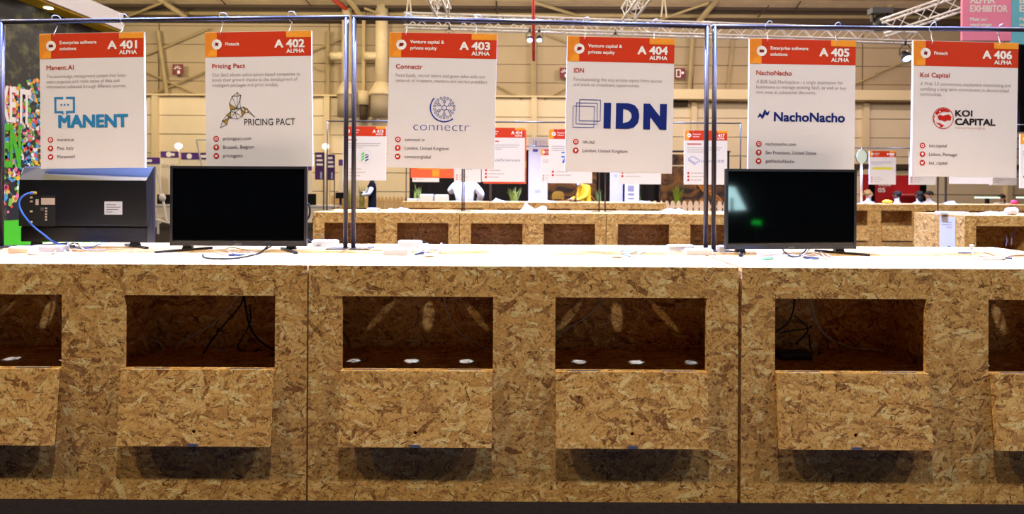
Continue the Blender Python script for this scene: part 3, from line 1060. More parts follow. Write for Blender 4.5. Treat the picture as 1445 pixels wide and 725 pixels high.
poly2(g, k([(-13.8, 3), (-12, 4), (-13, -2), (-11.5, -7), (-13.5, -4.5)]), Y2)
g.build('logo_mark', INKRED, t)
disc2(MB(), cx - 5 * S, cz + 9 * S, 1.2 * S, Y3, 8).build('logo_eye', INKW, t)
text('logo_text', 'KOI', INKBLACK, t, *L2(61.3, 104.8), 8.2 * S, 24 * S, bold=.035, y=Y2)
text('logo_text', 'CAPITAL', INKBLACK, t, *L2(61.3, 116.8), 8.6 * S, 57.5 * S, bold=.035, y=Y2)
text('logo_text', 'KOI NO TAKI NOBORI', mat('print_pale_rust', (206, 160, 140), .5), t, *L2(61.3, 122.5), 2.6 * S, 43 * S, y=Y2)
contacts(t, [('web', 'koi.capital', 25), ('pin', 'Lisbon, Portugal', 40), ('bird', 'koi_capital', 26)], 147)

# ------------------------------------------------------------------ televisions on the front counters
M_BEZEL = mat('tv_bezel', (40, 38, 44), 0.28, spec=0.6)
M_SCREEN = mat('tv_screen', (3, 4, 6), 0.045, spec=0.5)


def foot(parent, a, neck, b, z_neck):
    """splayed television foot: bar lying on the worktop from a to b, neck rising to the set"""
    a, b, neck = Vector(a), Vector(b), Vector(neck)
    m = MB()
    pts = [a, a.lerp(b, .5), b]
    d = (b - a).normalized()
    n = Vector((-d.y, d.x, 0)) * .009
    m.hexa([a - n, b - n, b + n, a + n], [p + Vector((0, 0, .012)) for p in (a - n, b - n, b + n, a + n)])
    w = .028
    m.hexa([neck + Vector((-w, -.012, .008)), neck + Vector((w, -.012, .008)), neck + Vector((w, .012, .008)), neck + Vector((-w, .012, .008))],
           [neck + Vector((-w * .7, -.01, z_neck)), neck + Vector((w * .7, -.01, z_neck)), neck + Vector((w * .7, .01, z_neck)), neck + Vector((-w * .7, .01, z_neck))])
    return m.build('foot', BPLAST, parent)


TW, THT = .737, .432


def television(label, loc, yaw):
    t = thing('television', label, 'television', loc, yaw, group='televisions on the front counters')
    b = .0135
    m = MB()
    m.rbox(-TW / 2 + .03, TW / 2 - .03, .018, .062, .05, THT - .07, .012).build('housing', BPLAST, t)
    MB().plate([-TW / 2, -TW / 2 + b, TW / 2 - b, TW / 2], [0, .021, THT - b, THT], [(-TW / 2 + b, TW / 2 - b, .021, THT - b)], 0, .02).build('bezel', M_BEZEL, t)
    MB().box(-TW / 2 + b, TW / 2 - b, .003, .018, .021, THT - b).build('screen', M_SCREEN, t)
    text('maker_name', 'SAMSUNG', mat('silver_print', (180, 180, 186), .4), t, 0, .0075, .0052, .034, 'CENTER', bold=.01, y=-.0006)
    return t


bz = .026      # gap between worktop and set
c = P(336, 350, 3.27)
tv2 = television('black television facing front below the hummingbird sign', (c.x, 3.27, TOPZ), math.radians(0.5))
for ch in tv2.children:
    ch.location.z = bz
foot(tv2, (-.365, -.14, 0), (-.28, .02, 0), (-.19, .10, 0), bz + .01)
foot(tv2, (.36, -.14, 0), (.28, .02, 0), (.20, .10, 0), bz + .01)
c = P(1117, 354, 3.27)
tv5 = television('black television reflecting a bright window below the zigzag bolt sign', (c.x, 3.27, TOPZ), math.radians(4.5))
for ch in tv5.children:
    ch.location.z = bz
foot(tv5, (-.345, -.13, 0), (-.28, .02, 0), (-.22, .10, 0), bz + .01)
foot(tv5, (.36, -.12, 0), (.28, .02, 0), (.20, .11, 0), bz + .01)

# television turned round, its ribbed back to us
c = P(126.5, 343, 3.46)
tv1 = thing('television', 'black television with its ribbed back turned below the speech-bracket sign', 'television', (c.x, 3.46, TOPZ), 0, group='televisions on the front counters')
M_BACK = mat('tv_back', (13, 13, 17), .34, spec=.8)
prof = [(.0, .0), (-.045, .004), (-.045, .082), (-.040, .088), (-.052, .094), (-.058, .352), (-.012, .424), (.0, .43)]
m = MB()
vs = []
hw = TW / 2
for sx in (-1, 1):
    for y, z in prof:
        inset = .012 if y < -.03 else 0
        vs.append((sx * (hw - inset), y, z + bz))
n = len(prof)
fs = [(i, i + n, i + n + 1, i + 1) for i in range(n - 1)] + [tuple(range(n)), tuple(range(2 * n - 1, n - 1, -1)), (0, n - 1, 2 * n - 1, n)]
m.add(vs, fs).build('back_cover', M_BACK, tv1)
MB().box(-hw, hw, 0, .012, bz, bz + .432).build('bezel', M_BEZEL, tv1)
for k in range(22):     # moulded ribs
    z = bz + .106 + k * .0112
    MB().box(-hw + .02, hw - .02, -.0545, -.0515, z, z + .0052).build('rib', M_BACK, tv1)
for k in range(6):
    z = bz + .016 + k * .0105
    MB().box(-hw + .02, hw - .02, -.0475, -.0445, z, z + .005).build('rib', M_BACK, tv1)
s = 3.40 / FPX
tx = lambda u: (u - 126.5) * s
tz = lambda v: bz + (343 - v) * s
MB().box(tx(36), tx(88), -.056, -.05, tz(320), tz(262)).build('socket_panel', mat('socket_black', (10, 10, 12), .6), tv1)
LAB = mat('sticker', (200, 202, 214), .5, var=.05, vscale=60)
o = MB().box(tx(157), tx(182), -.0565, -.054, tz(303), tz(284.5)).build('label_sticker', LAB, tv1)
for k, w in enumerate((14, 20, 17, 9)):
    MB().box(tx(159.5), tx(159.5 + w), -.0572, -.0564, tz(289 + 3.4 * k) - .002, tz(289 + 3.4 * k) + .001).build('print_line', INKD, o)
MB().box(tx(68), tx(87), -.0585, -.0555, tz(289.5), tz(280)).build('rating_label', mat('sticker_tan', (196, 176, 160), .5), tv1)
for k in range(5):
    MB().box(tx(73.5), tx(76), -.0585, -.0555, tz(296 + 4 * k), tz(293.5 + 4 * k)).build('socket', mat('sticker_tan'), tv1)
MB().box(tx(60), tx(64), -.0585, -.0555, tz(290), tz(282)).build('socket', mat('sticker_tan'), tv1)
MB().box(tx(67), tx(71.5), -.0585, -.0555, tz(298), tz(293.5)).build('socket', mat('socket_grey', (90, 84, 84), .5), tv1)
for v in (274, 279.5, 285, 299, 314):
    MB().box(tx(52), tx(55.5), -.0585, -.0555, tz(v + 1.3), tz(v - 1.3)).build('socket', mat('sticker_tan'), tv1)
foot(tv1, (.17, .06, 0), (.28, -.03, 0), (.40, -.12, 0), bz + .01)
foot(tv1, (-.36, -.10, 0), (-.28, -.03, 0), (-.19, .08, 0), bz + .01)


# ------------------------------------------------------------------ clutter on the front counters
def wbox(label, u0, u1, v0, v1, dep, m=WPLAST, name='power_adapter', cat='adapter', yaw=0.0, group='adapters on the front counters'):
    """white brick standing on the worktop: pixels of its front face, v1 = where it touches the top"""
    a, b = G(u0, v1), G(u1, v1)
    w = (b - a).length
    y = (a.y + b.y) / 2
    h = (v1 - v0) / FPX * y
    h = max(.012, h * .86)
    o = MB().rbox(-w / 2, w / 2, 0, dep, 0, h, min(.006, h * .2)).build(name, m)
    o.location = ((a.x + b.x) / 2, y, TOPZ)
    o.rotation_euler.z = yaw
    return tag(o, label, cat, group)


wbox('beige power brick at the left edge of the front worktop', 9, 41, 347, 357.5, .07, mat('beige_plastic', (222, 196, 170), .5))
wbox('long white power brick in front of the turned television', 42, 88, 345, 355, .06)
wbox('white power brick right of the hummingbird television', 439, 475, 337.5, 348, .06)
wbox('white power brick in front of the network sign, nearer of two', 539, 577, 349, 360.5, .06)
wbox('white power brick in front of the network sign, farther of two', 560.5, 594, 338, 349.5, .05, yaw=-.08)
wbox('slim white power brick behind the right pair of posts', 943, 980, 344.5, 354, .05)
wbox('white power brick in front of the right pair of posts', 969, 1006.5, 349.5, 360, .055, mat('warm_white_plastic', (232, 222, 220), .45))
wbox('small white brick at the left edge of the zigzag bolt television', 1014.5, 1023.5, 345, 356, .04)
wbox('white cable box under the zigzag bolt television', 1072, 1104, 355, 362, .04)


def gp(pts, r=.004):
    return [G(u, v) + Vector((0, 0, r + (h if h else 0))) for u, v, h in [(p + (0,))[:3] for p in pts]]


cable('blue cable plugged into the turned television', [P(46, 272, 3.37), P(38, 273.5, 3.34), P(30, 279, 3.31), P(27, 288, 3.30), P(32, 301, 3.29), P(46, 318, 3.27), P(62, 331, 3.25), P(76, 341.5, 3.24)] + gp([(92, 347.5), (105, 348)]), .005, CABB)
tag(MB().tube([P(43, 272.2, 3.375), P(51, 272.2, 3.40)], .009, 10).build('cable_plug', mat('brass_plug', (190, 160, 80), .4, .7)), 'brass cable plug on the back of the turned television', 'plug')
cable('blue cable lying on the worktop below the turned television', gp([(78, 342.5), (92, 344, .012), (104, 350), (128, 350), (146, 345, .01)]), .003, CABB)
cable('beige cable coil at the left end of the worktop', gp([(39, 359), (55, 360.5), (73, 358.5), (78, 354.5), (62, 353.5), (46, 356), (42, 360, .005), (58, 362, .004), (72, 360, .004)]), .0035, CABT)
cable('thin dark cable running off the left edge of the worktop', gp([(-12, 353), (0, 352), (9, 351, .01)]), .003, CABK)
cable('white cable tangle right of the left power bricks', gp([(88, 349, .01), (92, 356), (100, 357), (97, 350, .01), (108, 347, .012), (120, 353), (150, 354)]), .004, CABW)
cable('black cable looped in front of the hummingbird television', gp([(286, 361, .004), (289, 364.5), (305, 366), (330, 365.5), (352, 362), (368, 357), (378, 353, .02), (386, 350, .03)]), .0042, CABK)
cable('second black cable below the hummingbird television', gp([(362, 360), (372, 356, .008), (384, 352.5, .02), (390, 349, .035)]), .004, CABK)
cable('black cable bulging from the right side of the hummingbird television', [P(432, 285, 3.3), P(436, 289, 3.3), P(437.5, 298, 3.3), P(436, 306, 3.3), P(432, 312, 3.3)], .005, CABK)
cable('tan cable bundle under the hummingbird television', gp([(306, 356), (318, 359.5), (340, 356), (356, 358), (338, 360), (318, 355, .006), (330, 353.5, .012), (360, 357)]), .003, CABT)
cable('black cable loop on the brick right of the hummingbird television', gp([(432, 341, .02), (440, 345, .012), (450, 348.5, .004), (456, 345, .02), (453, 340, .035), (446, 339, .035)]), .0022, CABK)
cable('white cable tangle beside the two network power bricks', gp([(577, 355), (585, 351, .01), (597, 349, .015), (606, 351), (600, 357), (588, 359), (604, 355, .012), (618, 353), (623, 349, .02), (620, 356), (606, 360), (592, 356)]), .0042, CABW)
cable('dark cable end beside the two network power bricks', gp([(586, 360), (596, 358.5, .005), (608, 359.5)]), .0045, mat('dark_blue_cable', (40, 50, 70), .5))
cable('grey cable knot behind the network power brick tangle', gp([(595, 352, .01), (602, 349.5, .02), (608, 352, .01), (603, 354)]), .003, CABC)
cable('pale cable coil on the worktop left of the right posts', gp([(876, 355), (884, 353), (894, 352, .012), (898, 355, .01), (888, 359), (878, 357), (884, 361), (897, 362), (903, 359, .01), (892, 356), (881, 358.5, .012), (893, 363), (905, 361)]), .0036, CABC)
cable('long white cable from the pale coil to the posts', gp([(892, 354, .01), (900, 350.5), (920, 350), (942, 351)]), .0028, CABW)
cable('white cable curving towards the power brick by the right posts', gp([(903, 359), (912, 356), (930, 354), (955, 353.5), (969, 355)]), .003, CABW)
cable('pale cable loop in front of the right posts', gp([(895, 362), (915, 364), (938, 364.8), (945, 363), (941, 358, .006), (938, 356.5, .006)]), .0028, CABC)
cable('white and black cable with plug before the zigzag bolt television', gp([(1078, 367), (1086, 366, .006), (1094, 364.5, .006), (1104, 362.5, .004), (1118, 361), (1130, 361.5), (1140, 358, .012), (1146, 354, .03)]), .004, CABW)
cable('black cable below the zigzag bolt television', gp([(1102, 356, .03), (1108, 360, .01), (1118, 363), (1128, 362), (1136, 358, .012), (1143, 353.5, .035)]), .004, CABK)
tag(MB().tube(gp([(1077, 367.5, .003), (1090, 366, .004)]), .008, 8).build('cable_plug', mat('green_plug', (120, 180, 150), .4)), 'pale green cable plug in front of the zigzag bolt television', 'plug')
cable('tan cable under the right foot of the zigzag bolt television', gp([(1134, 362), (1150, 360.5), (1165, 366), (1158, 359, .01), (1172, 363)]), .0035, CABT)
cable('beige cable coil at the right end of the worktop', gp([(1445, 361), (1425, 362), (1412, 366.5), (1395, 367), (1376, 365), (1372, 359, .008), (1380, 356), (1395, 358), (1410, 364), (1418, 366), (1400, 363.5), (1382, 362)]), .0036, CABT)
cable('blue cable end beside the beige coil at right', gp([(1352, 357), (1360, 357.5), (1371, 357.5)]), .0034, CABB)
cable('dark cable end right of the beige coil', gp([(1414, 364.5), (1420, 364.8), (1428, 365.5)]), .005, CABK)
o = MB().lathe([(.006, 0), (.006, .018), (.011, .02), (.011, .028), (.004, .031)], 10).build('white_clip', WPLAST, smooth=True)
o.location = G(1371, 352)
tag(o, 'small white upright clip at the right of the worktop', 'clip')
o = MB().box(-.02, .02, -.006, .006, 0, .008).build('cable_clip', CABB)
o.location = G(523.5, 349.5)
tag(o, 'tiny blue clip on the worktop right of the left posts', 'clip')

# ------------------------------------------------------------------ cables inside the open bays
def bp(pts, d=3.12):
    return [P(u, v, q[0] if q else d) for u, v, *q in pts]


cable('white cable hanging through the hummingbird bay', bp([(340, 405), (333, 421), (318, 441), (297, 459), (272, 473), (256, 482), (248, 492)]), .0032, CABW)
cable('grey cable arching at the left of the hummingbird bay', bp([(160, 486), (178, 484), (190, 480), (205, 478.5), (220, 481), (229, 488), (232, 495)]), .003, CABW)
cable('thin grey cable on the shelf of the hummingbird bay', bp([(278, 481), (296, 490), (310, 493.5), (326, 494)]), .0024, CABW)
cable('thick black cable loop in the hummingbird bay', bp([(344, 405), (341, 428), (318, 456), (296, 484), (286, 503, 3.05), (290, 513, 3.0), (310, 515, 3.0), (340, 511, 3.0), (372, 505, 3.02), (392, 499, 3.05)]), .005, CABK)
cable('black cable hanging at the right of the hummingbird bay', bp([(343, 405), (347, 436), (352, 458), (362, 476), (380, 490), (396, 496)]), .005, CABK)
cable('black cable bunch end in the hummingbird bay', bp([(352, 430), (353, 455), (340, 480), (336, 492), (352, 496), (366, 493)]), .004, CABK)
cable('grey cable hanging through the network bay', bp([(622, 405), (626, 421), (636, 450), (650, 470), (670, 483), (685, 490.5), (700, 492)]), .0032, CABW)
cable('white cable entering the three-squares bay at upper left', bp([(775, 477), (786, 473), (806, 461), (830, 445), (850, 424), (858, 405)]), .0026, CABW)
cable('short pale cable in the three-squares bay', bp([(844, 459.5), (852, 457.5), (860, 455), (868, 451)]), .0022, CABC)
cable('white cable hanging through the zigzag bolt bay', bp([(1138, 405), (1145, 430), (1153, 455), (1166, 474), (1187, 485), (1212, 492), (1232, 492.5), (1247, 495)]), .0034, CABW)
cable('thin pale cable at the right of the zigzag bolt bay', bp([(1272, 494.5), (1288, 493.5), (1304, 494)]), .0024, CABW)
for k, pts in enumerate(([(1122, 405), (1120, 435), (1112, 455), (1098, 466), (1086, 474)], [(1122, 446), (1134, 456), (1140, 466), (1128, 480), (1122, 486)],
                         [(1100, 470), (1118, 466), (1136, 464), (1146, 460)], [(1142, 472), (1144, 492), (1150, 501), (1158, 496)])):
    cable(['black cable dropping at the left of the zigzag bolt bay', 'black cable kink in the zigzag bolt bay', 'black cable crossing the left of the zigzag bolt bay', 'black cable curl on the shelf of the zigzag bolt bay'][k], bp(pts), .004, CABK)
a, b = P(1092, 497, 3.08), P(1136, 497, 3.08)
tag(MB().rbox(a.x, b.x, 3.0, 3.07, SHZ + .001, SHZ + .04, .006).build('power_adapter', BPLAST), 'black power brick on the shelf of the zigzag bolt bay', 'adapter')
cable('white cable in the bay at the left edge', bp([(78, 405), (80, 421), (85, 450), (92, 475)]), .003, CABW)

# ------------------------------------------------------------------ signs of the second and third rows
G2, G3 = 'hanging signs above the second row', 'hanging signs above the third row'


def row_sign(u, v, y, label, number, group, icon='brain', flip=False, rail=None, category='Enterprise\nsoftware', items=3, red=False):
    top = P(u, v, y)
    t = base_sign(label, group, top, (0, 0.0, math.pi if flip else 0.0), number, category, icon, detail=False, back=flip)
    hooks(t, (30, 121), (rail or 2.305) - top.z, .0)
    if not flip:
        x, z = L2(10, 51)
        MBx = MB()
        for i in range(3):
            line2(MBx, L2(10, 61 + 7.3 * i), L2((132, 126, 70)[i], 61 + 7.3 * i), 2.0 * S, Y2)
        MBx.build('description', INKG, t)
        for i in range(items):
            c = L2(14.8, 150 + 12 * i)
            disc2(MB(), c[0], c[1], 4.0 * S, Y2, 14).build('contact_icon', INKRED, t)
        MBx = MB()
        for i in range(items):
            line2(MBx, L2(24, 150 + 12 * i), L2((66, 78, 60)[i], 150 + 12 * i), 2.0 * S, Y2)
        MBx.build('contact_text', INKG, t)
    return t


t = row_sign(514.5, 178, 8.5, 'small white sign with a green and blue striped leaf logo', '413', G2)
line2(MB(), L2(10, 48), L2(50, 48), 4 * S, Y2).build('title', INKR, t)
cx, cz = L2(77, 107)
ring2(MB(), cx, cz, 23 * S, 24 * S, Y2).build('logo_ring', mat('print_palegrey', (190, 196, 196), .5), t)
g, g2 = MB(), MB()
for k in range(3):
    b = 6 - 10 * k
    poly2(g, [(cx - 1.5 * S, cz + (b + 12) * S), (cx - 1.5 * S, cz + (b + 5) * S), (cx - 13 * S, cz + (b - 3) * S), (cx - 13 * S, cz + (b + 4) * S)], Y2)
    poly2(g2, [(cx + 1.5 * S, cz + (b + 5 - 3) * S), (cx + 1.5 * S, cz + (b - 4) * S), (cx + 13 * S, cz + (b + 3) * S), (cx + 13 * S, cz + (b + 9) * S if k else cz + 10 * S)], Y2)
g.build('logo_mark', mat('print_green', (92, 196, 112), .5), t)
g2.build('logo_mark', NAVY, t)
t = row_sign(710.5, 180, 8.5, 'second-row sign with thin grey lettering right of the network logo sign', '414', G2)
line2(MB(), L2(10, 48), L2(60, 48), 4 * S, Y2).build('title', INKR, t)
text('logo_text', 'StackSciences', mat('print_slate', (96, 104, 128), .5), t, *L2(20, 118), 9 * S, 114 * S, y=Y2)
t = row_sign(805, 182, 8.5, 'white second-row sign with a blue figure seven, half behind three-squares', '', G2, 'coin', items=2)
text('logo_text', '7', mat('print_bright_blue', (24, 78, 196), .5), t, *L2(46, 118), 22 * S, 20 * S, bold=.05, y=Y2)
rect2(MB(), 44, 81, 68, 85, Y2).build('logo_bar', mat('print_bright_blue'), t)
t = row_sign(903, 183.5, 8.5, 'second-row sign whose lower edge shows below three-squares', '', G2, items=2)
t = row_sign(996, 184, 8.5, 'second-row sign with a pale lilac slab logo behind the right posts', '417', G2, 'coin')
line2(MB(), L2(10, 48), L2(60, 48), 4 * S, Y2).build('title', INKR, t)
g = MB()
pts = [L2(14, 100), L2(30, 91), L2(56, 106), L2(40, 116)]
for i in range(4):
    line2(g, pts[i], pts[(i + 1) % 4], 4 * S, Y2 - .0001 * i)
line2(g, L2(14, 104), L2(40, 121), 4 * S, Y2)
g.build('logo_mark', mat('print_lilac', (176, 178, 214), .5), t)
text('logo_text', 'LOOVCODE', mat('print_violet', (86, 86, 170), .5), t, *L2(60, 112), 8.5 * S, 80 * S, y=Y2)
row_sign(610.5, 174.5, 8.5, 'orange sign back with amber squares below the network sign', '', G2, flip=True, category='')
row_sign(712.5, 183, 8.535, 'orange sign back peeking out behind the grey lettering sign', '', G2, flip=True, category='')
row_sign(1371, 183, 8.5, 'second-row sign whose lower edge shows below koi fish', '', G2, items=1)
t = row_sign(1470, 189, 8.5, 'second-row sign with a red logo at the right edge', '', G2, 'coin', items=1)
ring2(MB(), *L2(22, 108), 6 * S, 8 * S, Y2).build('logo_mark', mat('print_coral', (240, 96, 52), .5), t)
g3 = [(601, 'far white sign below the network sign at left'), (660, 'far white sign right of the orange sign back'), (782, 'far sign with an orange figure two beside the EU banner'),
      (817, 'far bluish white sign behind the lower right of the seven sign'), (1245.5, 'far sign with a yellow word in front of the red booth'),
      (1302, 'far white sign below the left edge of koi fish'), (1416, 'far white sign below the right part of koi fish')]
for u, lb in g3:
    t = row_sign(u, 210 + (u - 722) * ROLL, 13.7, lb, '', G3, rail=2.31)
    if u == 782:
        text('logo_text', '2', mat('print_coral'), t, *L2(50, 118), 30 * S, 26 * S, bold=.04, y=Y2)
    elif u == 1245.5:
        rect2(MB(), 18, 92, 132, 106, Y2).build('logo_mark', mat('print_yellow', (226, 214, 60), .5), t)
    elif u == 660:
        text('logo_text', 'n', mat('print_bright_blue'), t, *L2(78, 118), 20 * S, 18 * S, bold=.04, y=Y2)
    else:
        line2(MB(), L2(30, 110), L2(115, 110), 7 * S, Y2).build('logo_mark', mat('print_slate'), t)

# ------------------------------------------------------------------ lighting trusses and stage lamps
ALU = mat('aluminium', (236, 234, 236), .35, .25)


def truss(a, b, label, size=.29, bay=.3, r=.028):
    a, b = Vector(a), Vector(b)
    t = thing('lighting_truss', label, 'truss', a)
    d = b - a
    ln = d.length
    d.normalize()
    side = Vector((-d.y, d.x, 0)).normalized()
    up = side.cross(d) * -1
    if up.z < 0:
        up = -up
    h = size / 2
    cor = [side * sx * h + up * sz * h for sx, sz in ((-1, -1), (1, -1), (1, 1), (-1, 1))]
    for c in cor:
        MB().tube([c, c + d * ln], r, 8).build('chord', ALU, t, smooth=True)
    m = MB()
    nb = int(ln / bay)
    for k in range(4):
        c0, c1 = cor[k], cor[(k + 1) % 4]
        for i in range(nb):
            p, q = d * (ln * i / nb), d * (ln * (i + 1) / nb)
            m.tube([(c0 if i % 2 == 0 else c1) + p, (c1 if i % 2 == 0 else c0) + q], .010, 5, False)
    tag(m.build('lattice', ALU, t, smooth=True), kind='stuff')
    return t


tl = P(571, 29, 14.4)
tr = P(1300, 52, 15.4)
truss(tl, tr, 'long silver lighting truss crossing above the signs')
tz_ = (tl.z + tr.z) / 2
truss(P(627, 20, 14.2), P(596, -50, 11.6), 'silver truss rising towards us above the network sign')
truss(P(886, 20, 14.3), P(938, -50, 11.6), 'silver truss rising towards us above the three-squares sign')
truss(P(1246, 40, 14.9), P(1400, -12, 13.6), 'diagonal silver truss running up to the pink banner', .36)


def on_truss(u):
    """point on the axis of the long truss seen at column u"""
    best = min((tl.lerp(tr, i / 400) for i in range(401)), key=lambda p: abs(p.x / p.y * FPX + CX - u))
    return best


def stage_lamp(u, label, lit, k=1.0, tilt=25):
    c = on_truss(u)
    t = thing('stage_lamp', label, 'spotlight', (c.x, c.y - .145, c.z - .145 - .36 * k), group='stage lamps on the trusses')
    can = MB().lathe([(.05 * k, .12 * k), (.10 * k, .06 * k), (.115 * k, -.06 * k), (.12 * k, -.14 * k), (.105 * k, -.14 * k), (.1 * k, -.10 * k)], 14).build('can', BPLAST, t, smooth=True)
    MB().lathe([(.1 * k, -.135 * k), (.1 * k, -.118 * k)], 14).build('lens', mat('lamp_glow', (150, 190, 255), .3, emit=14) if lit else mat('lamp_glass', (30, 34, 44), .1), can)
    MB().tube([(-.14 * k, 0, -.02 * k), (-.15 * k, 0, .14 * k), (-.06 * k, 0, .26 * k), (.06 * k, 0, .26 * k), (.15 * k, 0, .14 * k), (.14 * k, 0, -.02 * k)], .012 * k, 6).build('yoke', BPLAST, t)
    MB().tube([(0, 0, .24 * k), (0, 0, .36 * k + .03)], .03, 8).build('clamp', BPLAST, t)
    can.rotation_euler = (math.radians(-tilt), 0, 0)
    return t


stage_lamp(746.5, 'lit stage lamp on the truss, left of the red pipe', True, .62, 40)
stage_lamp(759, 'lit stage lamp on the truss, right of the red pipe', True, .58, 30)
stage_lamp(1272, 'large lit stage lamp beside the koi fish sign', True, 1.0, 35)
stage_lamp(633, 'unlit stage lamp above the round network logo sign', False, .6, 0)
stage_lamp(866, 'unlit stage lamp above the three squares logo sign', False, .6, 0)
stage_lamp(1174, 'unlit stage lamp above the zigzag bolt logo sign', False, .5, 0)
c = on_truss(1240)
t = thing('moving_light', 'black moving light standing on the long truss near the koi fish sign', 'spotlight', (c.x, c.y, c.z + .145 + .24))
MB().box(-.26, .26, -.12, .12, .16, .30).build('base', BPLAST, t)
MB().lathe([(.12, -.25), (.16, -.18), (.16, .05), (.10, .12)], 12).build('head', BPLAST, t, smooth=True)
MB().tube([(-.2, 0, .18), (-.2, 0, -.05)], .04, 6).build('yoke_arm', BPLAST, t)
MB().tube([(.2, 0, .18), (.2, 0, -.05)], .04, 6).build('yoke_arm', BPLAST, t)
for u, lb in ((576, 'pale lifting sling at the left end of the long truss'), (936, 'pale lifting sling over the three-squares sign')):
    p, q = P(u, 24, 14.9), P(u + 1, -80, 14.9)
    o = MB().tube([p + Vector((-.05, 0, 0)), p + Vector((0, 0, .5)), q], .02, 6).tube([p + Vector((.08, 0, 0)), p + Vector((.03, 0, .5)), q + Vector((.03, 0, 0))], .02, 6).build('lifting_sling', mat('sling', (224, 214, 190), .7))
    tag(o, lb, 'sling')
p, q = P(753, 86, 14.0), P(752.5, -90, 14.0)
tag(MB().tube([p, q], .035, 8).build('red_pipe', mat('red_pipe', (206, 54, 48), .5), smooth=True), 'thin red pipe hanging down past the long truss', 'pipe')
for u0, u1, rgb, lb, bot in ((1358, 1427, (252, 146, 186), 'pink hanging banner with white lettering at top right', 57), (1427.5, 1500, (110, 200, 226), 'teal hanging banner beside the pink one', 62)):
    a, b = P(u0, bot, 12.0), P(u1, bot, 12.0)
    w = b.x - a.x
    s = 12.0 / FPX
    t = thing('hanging_banner', lb, 'banner', (a.x, 12.0, a.z), group='hanging colour banners')
    MB().box(0, w, 0, .05, 0, 1.9).build('panel', mat('banner_' + lb.split()[0], rgb, .6), t)
    zz = lambda v: (bot - v) * s
    words = (('ALPHA', 4.5, 9.5, 34), ('EXHIBITOR', 16.5, 9.2, 52), ('Meet our', 29.5, 5.0, 24), ('seed-stage', 37, 5.0, 30)) if u0 < 1400 else (('B', 4.5, 9.5, 7), ('E', 16.5, 9.2, 7), ('Me', 29.5, 5, 8), ('se', 37, 5, 8))
    for body, v, cap, wd in words:
        text('lettering', body, INKW, t, 11 * s, zz(v), cap * s, wd * s, bold=.03, y=-.003)
    for x in (.15, w - .15):
        MB().tube([(x, .025, 1.9), (x, .025, 3.6)], .008, 5).build('hanging_wire', STEEL, t)
a = P(1439, 185, 12.6)
tag(MB().box(a.x, a.x + 1.6, 12.6, 12.8, a.z, P(1439, 60, 12.6).z).build('black_drape_panel', mat('drape', (7, 7, 8), .95, spec=.1)), 'black panel right of the koi fish sign', 'panel')

# ------------------------------------------------------------------ printed booth at the left edge
BX = -5.5
t = thing('booth_wall', 'dark forest print booth wall with dotted hand and yellow canopy at left', 'booth', (BX, 6.0, 0))
mp = bpy.data.materials.new('forest_print')
mp.use_nodes = True
N, L = mp.node_tree.nodes, mp.node_tree.links
b = N['Principled BSDF']
tc = N.new('ShaderNodeTexCoord')
n1 = N.new('ShaderNodeTexNoise'); n1.inputs['Scale'].default_value = 3.2; n1.inputs['Detail'].default_value = 8; n1.inputs['Roughness'].default_value = .7
L.new(tc.outputs['Object'], n1.inputs['Vector'])
r1 = N.new('ShaderNodeValToRGB')
r1.color_ramp.elements[0].position = .50
r1.color_ramp.elements[0].color = lin(20, 22, 22)
r1.color_ramp.elements[1].position = .72
r1.color_ramp.elements[1].color = lin(132, 134, 78)
L.new(n1.outputs['Fac'], r1.inputs['Fac'])
L.new(r1.outputs['Color'], b.inputs['Base Color'])
b.inputs['Roughness'].default_value = .5
MB().box(-.12, 0, 0.0, 2.15, 0.0, 3.46).build('wall_panel', mp, t)
MB().box(0, .008, 0, 2.15, 0.0, 1.0).build('green_base', mat('lime', (72, 190, 24), .5), t)
cl = [mat('dot_%d' % i, c, .5) for i, c in enumerate(((232, 66, 60), (246, 186, 50), (60, 156, 214), (240, 240, 236), (236, 120, 160), (122, 196, 70), (24, 26, 40)))]
rnd = random.Random(3)


def wall_pt(u, v):      # pixel -> point on the booth wall plane, local
    d = BX * FPX / ((u - CX) + (v - HV) * ROLL)
    p = P(u, v, d)
    return p.y - 6.0, p.z


dots = [MB() for _ in cl]
for k in range(2600):
    u, v = rnd.uniform(-6, 140), rnd.uniform(105, 318)
    inside = False
    if 112 < v < 240 and u > max(2, 40 - (v - 112) * 1.1):
        inside = rnd.random() < .95
    if 225 < v < 300 and -6 < u < 46 - (v - 225) * .4:
        inside = rnd.random() < .75
    if 118 < v < 240 and u < 40:
        inside = inside or rnd.random() < .5
    if v > 285 and rnd.random() < .8:
        inside = False
    if not inside:
        continue
    y, z = wall_pt(u, v)
    r = rnd.uniform(.016, .03)
    i = rnd.randrange(len(cl))
    dots[i].add([(.003 + .0002 * (k % 20), y + r * math.cos(q * math.pi / 4), z + r * math.sin(q * math.pi / 4)) for q in range(8)], [tuple(range(8))])
for m_, d_ in zip(cl, dots):
    tag(d_.build('dotted_print', m_, t), kind='stuff')
toW = lambda x, y, z: (y, x, z)
y0, z0 = wall_pt(0, 170)
y1, _ = wall_pt(41, 170)
text('lettering', 'KE IT', INKW, t, y0, z0, .38, y1 - y0, bold=.014, y=.012, to=toW)
y0, z0 = wall_pt(2, 235)
y1, _ = wall_pt(27, 235)
text('lettering', 'EN', mat('lime'), t, y0, z0, .46, y1 - y0, bold=.014, y=.012, to=toW)
MB().box(0, .24, 0, 2.1, 3.44, 3.48).build('yellow_soffit', mat('yellow_paint', (250, 204, 20), .5), t)
MB().box(.20, .28, -.2, 2.1, 3.46, 3.68).build('fascia', mat('white_fascia', (226, 222, 226), .5), t)
MB().box(-.12, .20, 0, 2.1, 3.5, 3.66).build('roof_box', mat('white_fascia'), t)
